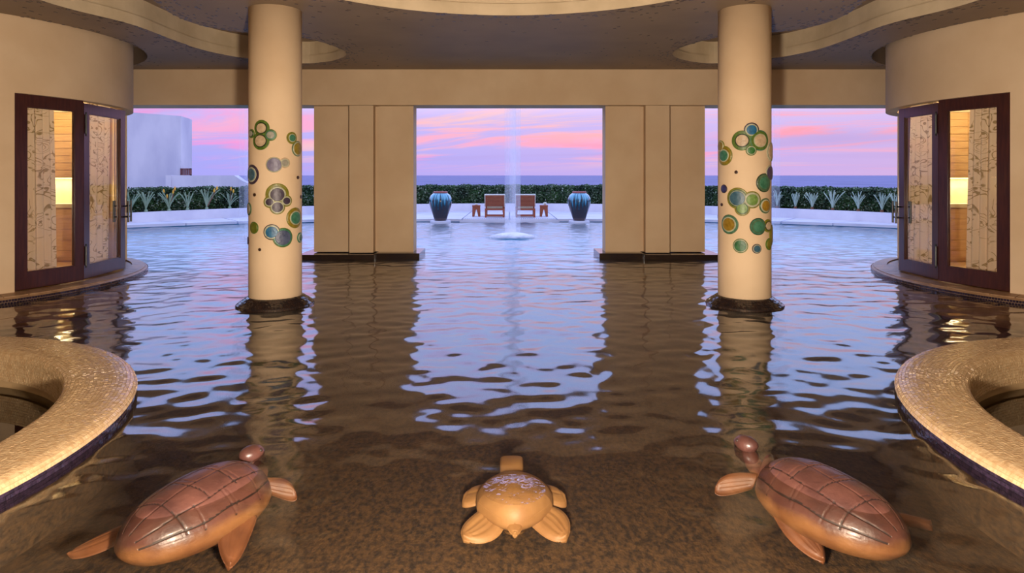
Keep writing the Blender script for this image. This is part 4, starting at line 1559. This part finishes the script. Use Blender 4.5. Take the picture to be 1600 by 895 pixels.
# vases on round pads
for s, px in ((-1, 688.3), (1, 905.0)):
    y = 20.25
    x = (px - HX) * y / F
    sd = 'left' if s < 0 else 'right'
    m = MB().lathe((x, y), [(0, -0.5), (0.30, -0.5), (0.33, 0.03), (0.33, 0.06), (0.315, 0.075), (0, 0.075)], 40)
    o = m.build('vase_pad', M['deck'], origin=(x, y, -0.5))
    tag(o, 'round white pad at the pool edge under the %s glazed vase' % sd, 'pad')
    t = thing('glazed_vase', 'large %s glazed vase with blue drip glaze over brown at the pool edge' % sd, 'vase', (x, y, 0.075))
    prof = [(0, 0.075), (0.185, 0.075), (0.19, 0.09), (0.235, 0.22), (0.295, 0.40), (0.345, 0.56), (0.365, 0.68), (0.355, 0.78), (0.30, 0.88), (0.225, 0.935), (0.205, 0.945), (0.19, 0.93), (0.17, 0.85), (0.16, 0.6), (0.0, 0.5)]
    MB().lathe((x, y), prof, 48).build('body', M['glaze'], t, smooth=True)
    MB().lathe((x, y), [(0.185, 0.925), (0.205, 0.935), (0.222, 0.955), (0.222, 0.985), (0.20, 0.995), (0.175, 0.985), (0.175, 0.925)], 40).build('rim', M['terracotta'], t, smooth=True)

# lounge chairs, backs to the pool
def lounge_chair(cx, y0, label):
    t = thing('lounge_chair', label, 'chair', (cx, y0 + 0.35, 0.10), 'wooden lounge chairs facing the sea')
    W = 0.33
    zb = 0.10
    for q in (-1, 1):
        MB().box(cx + q * (W - .03) - .03, cx + q * (W - .03) + .03, y0, y0 + .07, zb, zb + 0.30).build('leg', M['teak'], t)
        MB().box(cx + q * (W - .03) - .03, cx + q * (W - .03) + .03, y0 + .78, y0 + .85, zb, zb + 0.42).build('leg', M['teak'], t)
        MB().box(cx + q * (W - .03) - .025, cx + q * (W - .03) + .025, y0 + .07, y0 + .78, zb + .10, zb + .16).build('side_rail', M['teak'], t)
        MB().beam((cx + q * (W - .045), y0 + .20, zb + .16), (cx + q * (W - .045), y0 + 0.06, zb + .70), .05, .04).build('back_post', M['teak'], t)
    MB().box(cx - W + .05, cx + W - .05, y0 + .01, y0 + .05, zb + .035, zb + .10).build('lower_rail', M['teak'], t)
    MB().box(cx - W + .05, cx + W - .05, y0 + .01, y0 + .06, zb + .24, zb + .30).build('upper_rail', M['teak'], t)
    for k in range(8):                       # woven slats of the back
        z = zb + .37 + k * .046
        y = y0 + .20 - .14 * (z - zb - .16) / .54 - 0.025
        MB().box(cx - W + .015, cx + W - .015, y, y + .018, z, z + .040).build('back_slat', M['teak'], t)
    for k in range(7):
        y = y0 + .18 + k * .09
        MB().box(cx - W + .04, cx + W - .04, y, y + .07, zb + .26, zb + .285).build('seat_slat', M['teak'], t)
    sc = MB().box(cx - W + .04, cx + W - .04, y0 + .22, y0 + .82, zb + .285, zb + .37)
    sc.build('seat_cushion', M['cushion'], t)
    b = MB()
    b.beam((cx, y0 + .245, zb + .36), (cx, y0 + .12, zb + .755), 2 * W + .03, .09)
    b.tube([(cx - W + .0, y0 + .09, zb + .75), (cx + W - .0, y0 + .09, zb + .75)], 0.03, 10)
    b.build('back_cushion', M['cushion'], t)


lounge_chair((773 - HX) * 21.3 / F, 21.3, 'left wooden lounge chair with white cushion, its back to the pool')
lounge_chair((821 - HX) * 21.3 / F, 21.3, 'right wooden lounge chair with white cushion, its back to the pool')


def stool(cx, y0, label):
    t = thing('side_table', label, 'table', (cx, y0 + .15, 0.10), 'small wooden side tables by the lounge chairs')
    zb, w, h = 0.10, 0.135, 0.385
    MB().box(cx - w, cx + w, y0, y0 + .30, zb + h - .05, zb + h).build('top', M['teak'], t)
    for q in (-1, 1):
        for yy in (y0 + .01, y0 + .23):
            v = [(cx + q * w, zb), (cx + q * (w - .065), zb), (cx + q * .018, zb + .24), (cx + q * .018, zb + h - .05), (cx + q * w * .94, zb + h - .05)]
            n = len(v)
            V = [(a, yy, z) for a, z in v] + [(a, yy + .06, z) for a, z in v]
            MB().add(V, [tuple(range(n)), tuple(range(n, 2 * n))[::-1]] + [(i, (i + 1) % n, n + (i + 1) % n, n + i) for i in range(n)]).build('leg', M['teak'], t)
    MB().box(cx - .018, cx + .018, y0 + .01, y0 + .29, zb + .24, zb + h - .05).build('web', M['teak'], t)
    return zb + h


xs = (744 - HX) * 21.7 / F
zt = stool(xs, 21.7, 'small wooden side table left of the lounge chairs')
tag(MB().tube([(xs - .05, 21.85, zt + .028), (xs - .03, 21.85, zt + .03), (xs + .03, 21.85, zt + .03), (xs + .05, 21.85, zt + .028)], [.02, .03, .03, .02], 14).build('towel', M['cushion'], origin=(xs, 21.85, zt), smooth=True), 'small pale rolled cloth on the left side table', 'cloth')
xs = (850 - HX) * 21.7 / F
zt = stool(xs, 21.7, 'small wooden side table right of the lounge chairs')
fl = MB()
g = random.Random(5)
for k in range(16):
    a, e = g.uniform(0, 2 * PI), g.uniform(0.1, 1.4)
    d = Vector((math.cos(a) * math.cos(e), math.sin(a) * math.cos(e), math.sin(e)))
    c = Vector((xs + .04, 21.85, zt + .045)) + d * .05
    fl.ell(c, (.022, .022, .016), 8, 5)
fl.ell((xs + .04, 21.85, zt + .035), (.04, .04, .035), 10, 6)
tag(fl.build('flower_posy', M['cushion'], origin=(xs + .04, 21.85, zt), smooth=True), 'small whitish posy on the right side table', 'flowers')

# agaves / aloes on the planter wall
def blade_mesh(name, L, w, curve, m):
    v, f = [], []
    n = 7
    for i in range(n + 1):
        q = i / n
        ww = w * (1 - q ** 1.8) * (0.75 + 0.5 * q) + 0.001
        x = L * q * (0.28 + curve * q)
        z = L * q * (0.98 - 0.25 * curve * q)
        v += [(x, -ww, z + .008), (x + .012, 0, z - 0.004), (x, ww, z + .008), (x - .012, 0, z + 0.012)]
    for i in range(n):
        for k in range(4):
            f.append((4 * i + k, 4 * i + (k + 1) % 4, 4 * i + 4 + (k + 1) % 4, 4 * i + 4 + k))
    f.append((0, 1, 2, 3))
    me = bpy.data.meshes.new(name)
    me.from_pydata(v, [], f)
    me.materials.append(m)
    return me


BL_G = [blade_mesh('leaf', 0.52, .024, c, M['agave_green']) for c in (0.05, 0.3, 0.55)]
BL_P = [blade_mesh('leaf', 0.56, .032, c, M['agave']) for c in (0.0, 0.12, 0.3)]


def agave(px, py, kind, nl, label, sc, seed, flowers=()):
    g = random.Random(seed)
    tanv = (px - HX) / F
    # the wall's circle seen along this ray, a little behind its front face
    R = PR + 0.20
    A = 1 + tanv * tanv
    B = -2 * PC[1]
    Cc = PC[1] ** 2 - R * R
    y = (-B + math.sqrt(B * B - 4 * A * Cc)) / (2 * A)
    x = tanv * y
    z = 0.40
    t = thing('aloe_plant' if kind == 0 else 'agave_plant', label, 'plant', (x, y, z), 'spiky plants along the planter wall')
    MB().lathe((x, y), [(0, z + .002), (.05, z + .002), (.055, z + .02), (.04, z + .07), (0, z + .08)], 10).build('stem', M['bark'] if kind else M['agave_green'], t)
    for k in range(nl):
        me = (BL_P if kind else BL_G)[g.randrange(3)]
        o = bpy.data.objects.new('leaf', me)
        COL.objects.link(o)
        o.parent = t
        o.location = (0, 0, 0.04)
        o.rotation_euler = (g.uniform(-.1, .1), g.uniform(-0.30, 0.02), 2 * PI * k / nl + g.uniform(-.3, .3))
        q = sc * g.uniform(0.8, 1.1)
        o.scale = (q, q, q)
    for dx, hh in flowers:
        st = MB().tube([(x, y, z + .05), (x + dx * .6, y, z + hh * .6), (x + dx, y, z + hh)], [.009, .007, .006], 6).build('flower_stalk', M['stalk'], t)
        MB().tube([(x + dx, y, z + hh - .04), (x + dx, y, z + hh), (x + dx * 1.02, y, z + hh + .05), (x + dx * 1.03, y, z + hh + .10)], [.012, .030, .026, .008], 8).build('flower', M['flower'], st, smooth=True)


agave(204, 333, 0, 11, 'pale green aloe without flowers at the left door handle', 1.1, 1)
agave(228, 332, 0, 13, 'pale green aloe without flowers, second from the left round room', 1.05, 2)
agave(264, 331, 0, 14, 'pale green aloe carrying four yellow orange flowers', 1.0, 3, ((-.16, .58), (.18, .66), (.13, .56), (-.06, .42)))
agave(293, 330, 0, 12, 'low spreading pale green aloe without flowers between two flowering ones', 0.95, 4)
agave(323, 328, 0, 13, 'pale green aloe with two yellow flowers leaning to its right', 1.1, 5, ((.24, .58), (.33, .66)))
agave(359, 326, 0, 12, 'pale green aloe with two yellow flowers close together by the left column', 0.95, 6, ((.04, .62), (.12, .55)))
for i, (px, lab) in enumerate(((1214, 'blue green agave right beside the right column'), (1243, 'blue green agave, second to the right of the right column'),
                              (1269, 'blue green agave, third to the right of the right column'), (1301, 'tall blue green agave midway between the right column and the right round room'),
                              (1341, 'blue green agave with brown base, third to the left of the right round room'), (1378, 'blue green agave nearest the right door handle, whole in view'),
                              (1400, 'blue green agave mostly hidden behind the right door handle'))):
    agave(px, 330, 1, 14, lab, (0.86, 0.82, 0.84, 1.0, 0.92, 0.9, 0.9)[i], 20 + i)

# white building and low wall on the left
t = thing('white_building', 'plain white rendered building block behind the hedge on the left', 'building', (-19.0, 34.0, -0.05))
b = MB()
P = [(-17.96, 35.0), (-17.96, 36.3), (-26.0, 36.3), (-26.0, 24.4)]
P = [(-17.96, 35.0), (-17.98, 36.25), (-28.0, 40.0), (-28.0, 34.5)]
n = 4
zt_ = [4.75, 4.66, 5.40, 5.45]
v = [(p[0], p[1], -0.05) for p in P] + [(p[0], p[1], z) for p, z in zip(P, zt_)]
b.add(v, [(3, 2, 1, 0), (4, 5, 6, 7)] + [(i, (i + 1) % 4, 4 + (i + 1) % 4, 4 + i) for i in range(4)])
b.build('wall', M['building'], t)
g_ = MB()
x0, x1, y0 = -17.93, -17.5, 35.1
gx = [at_d(283, 263, 35.0)[0], at_d(299, 263, 35.0)[0]]
gz = [at_d(283, 274, 35.0)[2], at_d(283, 263, 35.0)[2]]
gf = MB()
gf.box(gx[0], gx[1], 34.9, 35.05, gz[0], gz[0] + .05)
gf.box(gx[0], gx[1], 34.9, 35.05, gz[1] - .05, gz[1])
gf.box(gx[0], gx[0] + .05, 34.9, 35.05, gz[0], gz[1])
gf.box(gx[1] - .05, gx[1], 34.9, 35.05, gz[0], gz[1])
gro = gf.build('grille_frame', M['rust'], t)
for k in range(5):
    x = gx[0] + .08 + k * (gx[1] - gx[0] - .16) / 4
    MB().box(x - .025, x + .025, 34.92, 35.0, gz[0] + .05, gz[1] - .05).build('grille_bar', M['rust'], gro)

t = thing('low_wall', 'low white wall sloping down to the right beside the white building', 'wall', (-16, 33, -0.05))
d = 33.0
xa, xb, xc, xd = [(p - HX) * d / F for p in (268, 366, 378, 392)]
zs = [HC - (274 - HY) * d / F, HC - (281 - HY) * d / F, HC - (288 - HY) * d / F]
prof = [(xa, -0.05), (xd + .6, -0.05), (xd + .6, zs[2] - .25), (xd, zs[2]), (xc, zs[1] - .04), (xb, zs[0]), (xa, zs[0])]
n = len(prof)
V = [(x, d, z) for x, z in prof] + [(x, d + 0.5, z) for x, z in prof]
MB().add(V, [tuple(range(n)), tuple(range(n, 2 * n))[::-1]] + [(i, (i + 1) % n, n + (i + 1) % n, n + i) for i in range(n)]).build('wall', M['building'], t)
MB().box((259.5 - HX) * d / F, xa, d - 0.05, d + 2.0, -0.05, zs[0] + .01).build('end_block', M['building'], t)

# falling water outside
for i, (px, lab, mt, hw) in enumerate(((801, 'veil of water falling into the pool before the lounge chairs', 'veil', 0.20),
                                       (388, 'thin veil of falling water behind the left column', 'veil_thin', 0.22),
                                       (1204, 'thin veil of falling water behind the right column', 'veil_thin', 0.22))):
    y = 15.45
    x = (px - HX) * y / F
    t = thing('water_fall', lab, 'waterfall', (x, y, 0), None)
    MB().lathe((x, y), [(hw * 0.94, 0.0), (hw * 0.97, 2.0), (hw, 4.0)], 40).build('veil', M[mt], t, smooth=True)
    MB().lathe((x, y), [(hw * 0.42, 0.0), (hw * 0.4, 2.0), (hw * 0.4, 4.0)], 24).build('veil', M[mt], t, smooth=True)
    m = MB()
    m.lathe((x, y), [(0.0, 4.25), (hw + .03, 4.25), (hw + .03, 3.98), (hw - .02, 3.98), (hw - .02, 4.15), (0, 4.15)], 40)
    m.box(x - .06, x + .06, 12.3, y - hw, 4.1, 4.22)
    m.build('spout', M['concrete'], t)
    if i == 0:
        fo = []
        pr = [(0.0, 0.12), (0.12, 0.118), (0.25, 0.105), (0.4, 0.075), (0.52, 0.045), (0.62, 0.02), (0.70, 0.0)]
        MB().lathe((x, y), pr, 40).build('splash', M['foam'], t, smooth=True)
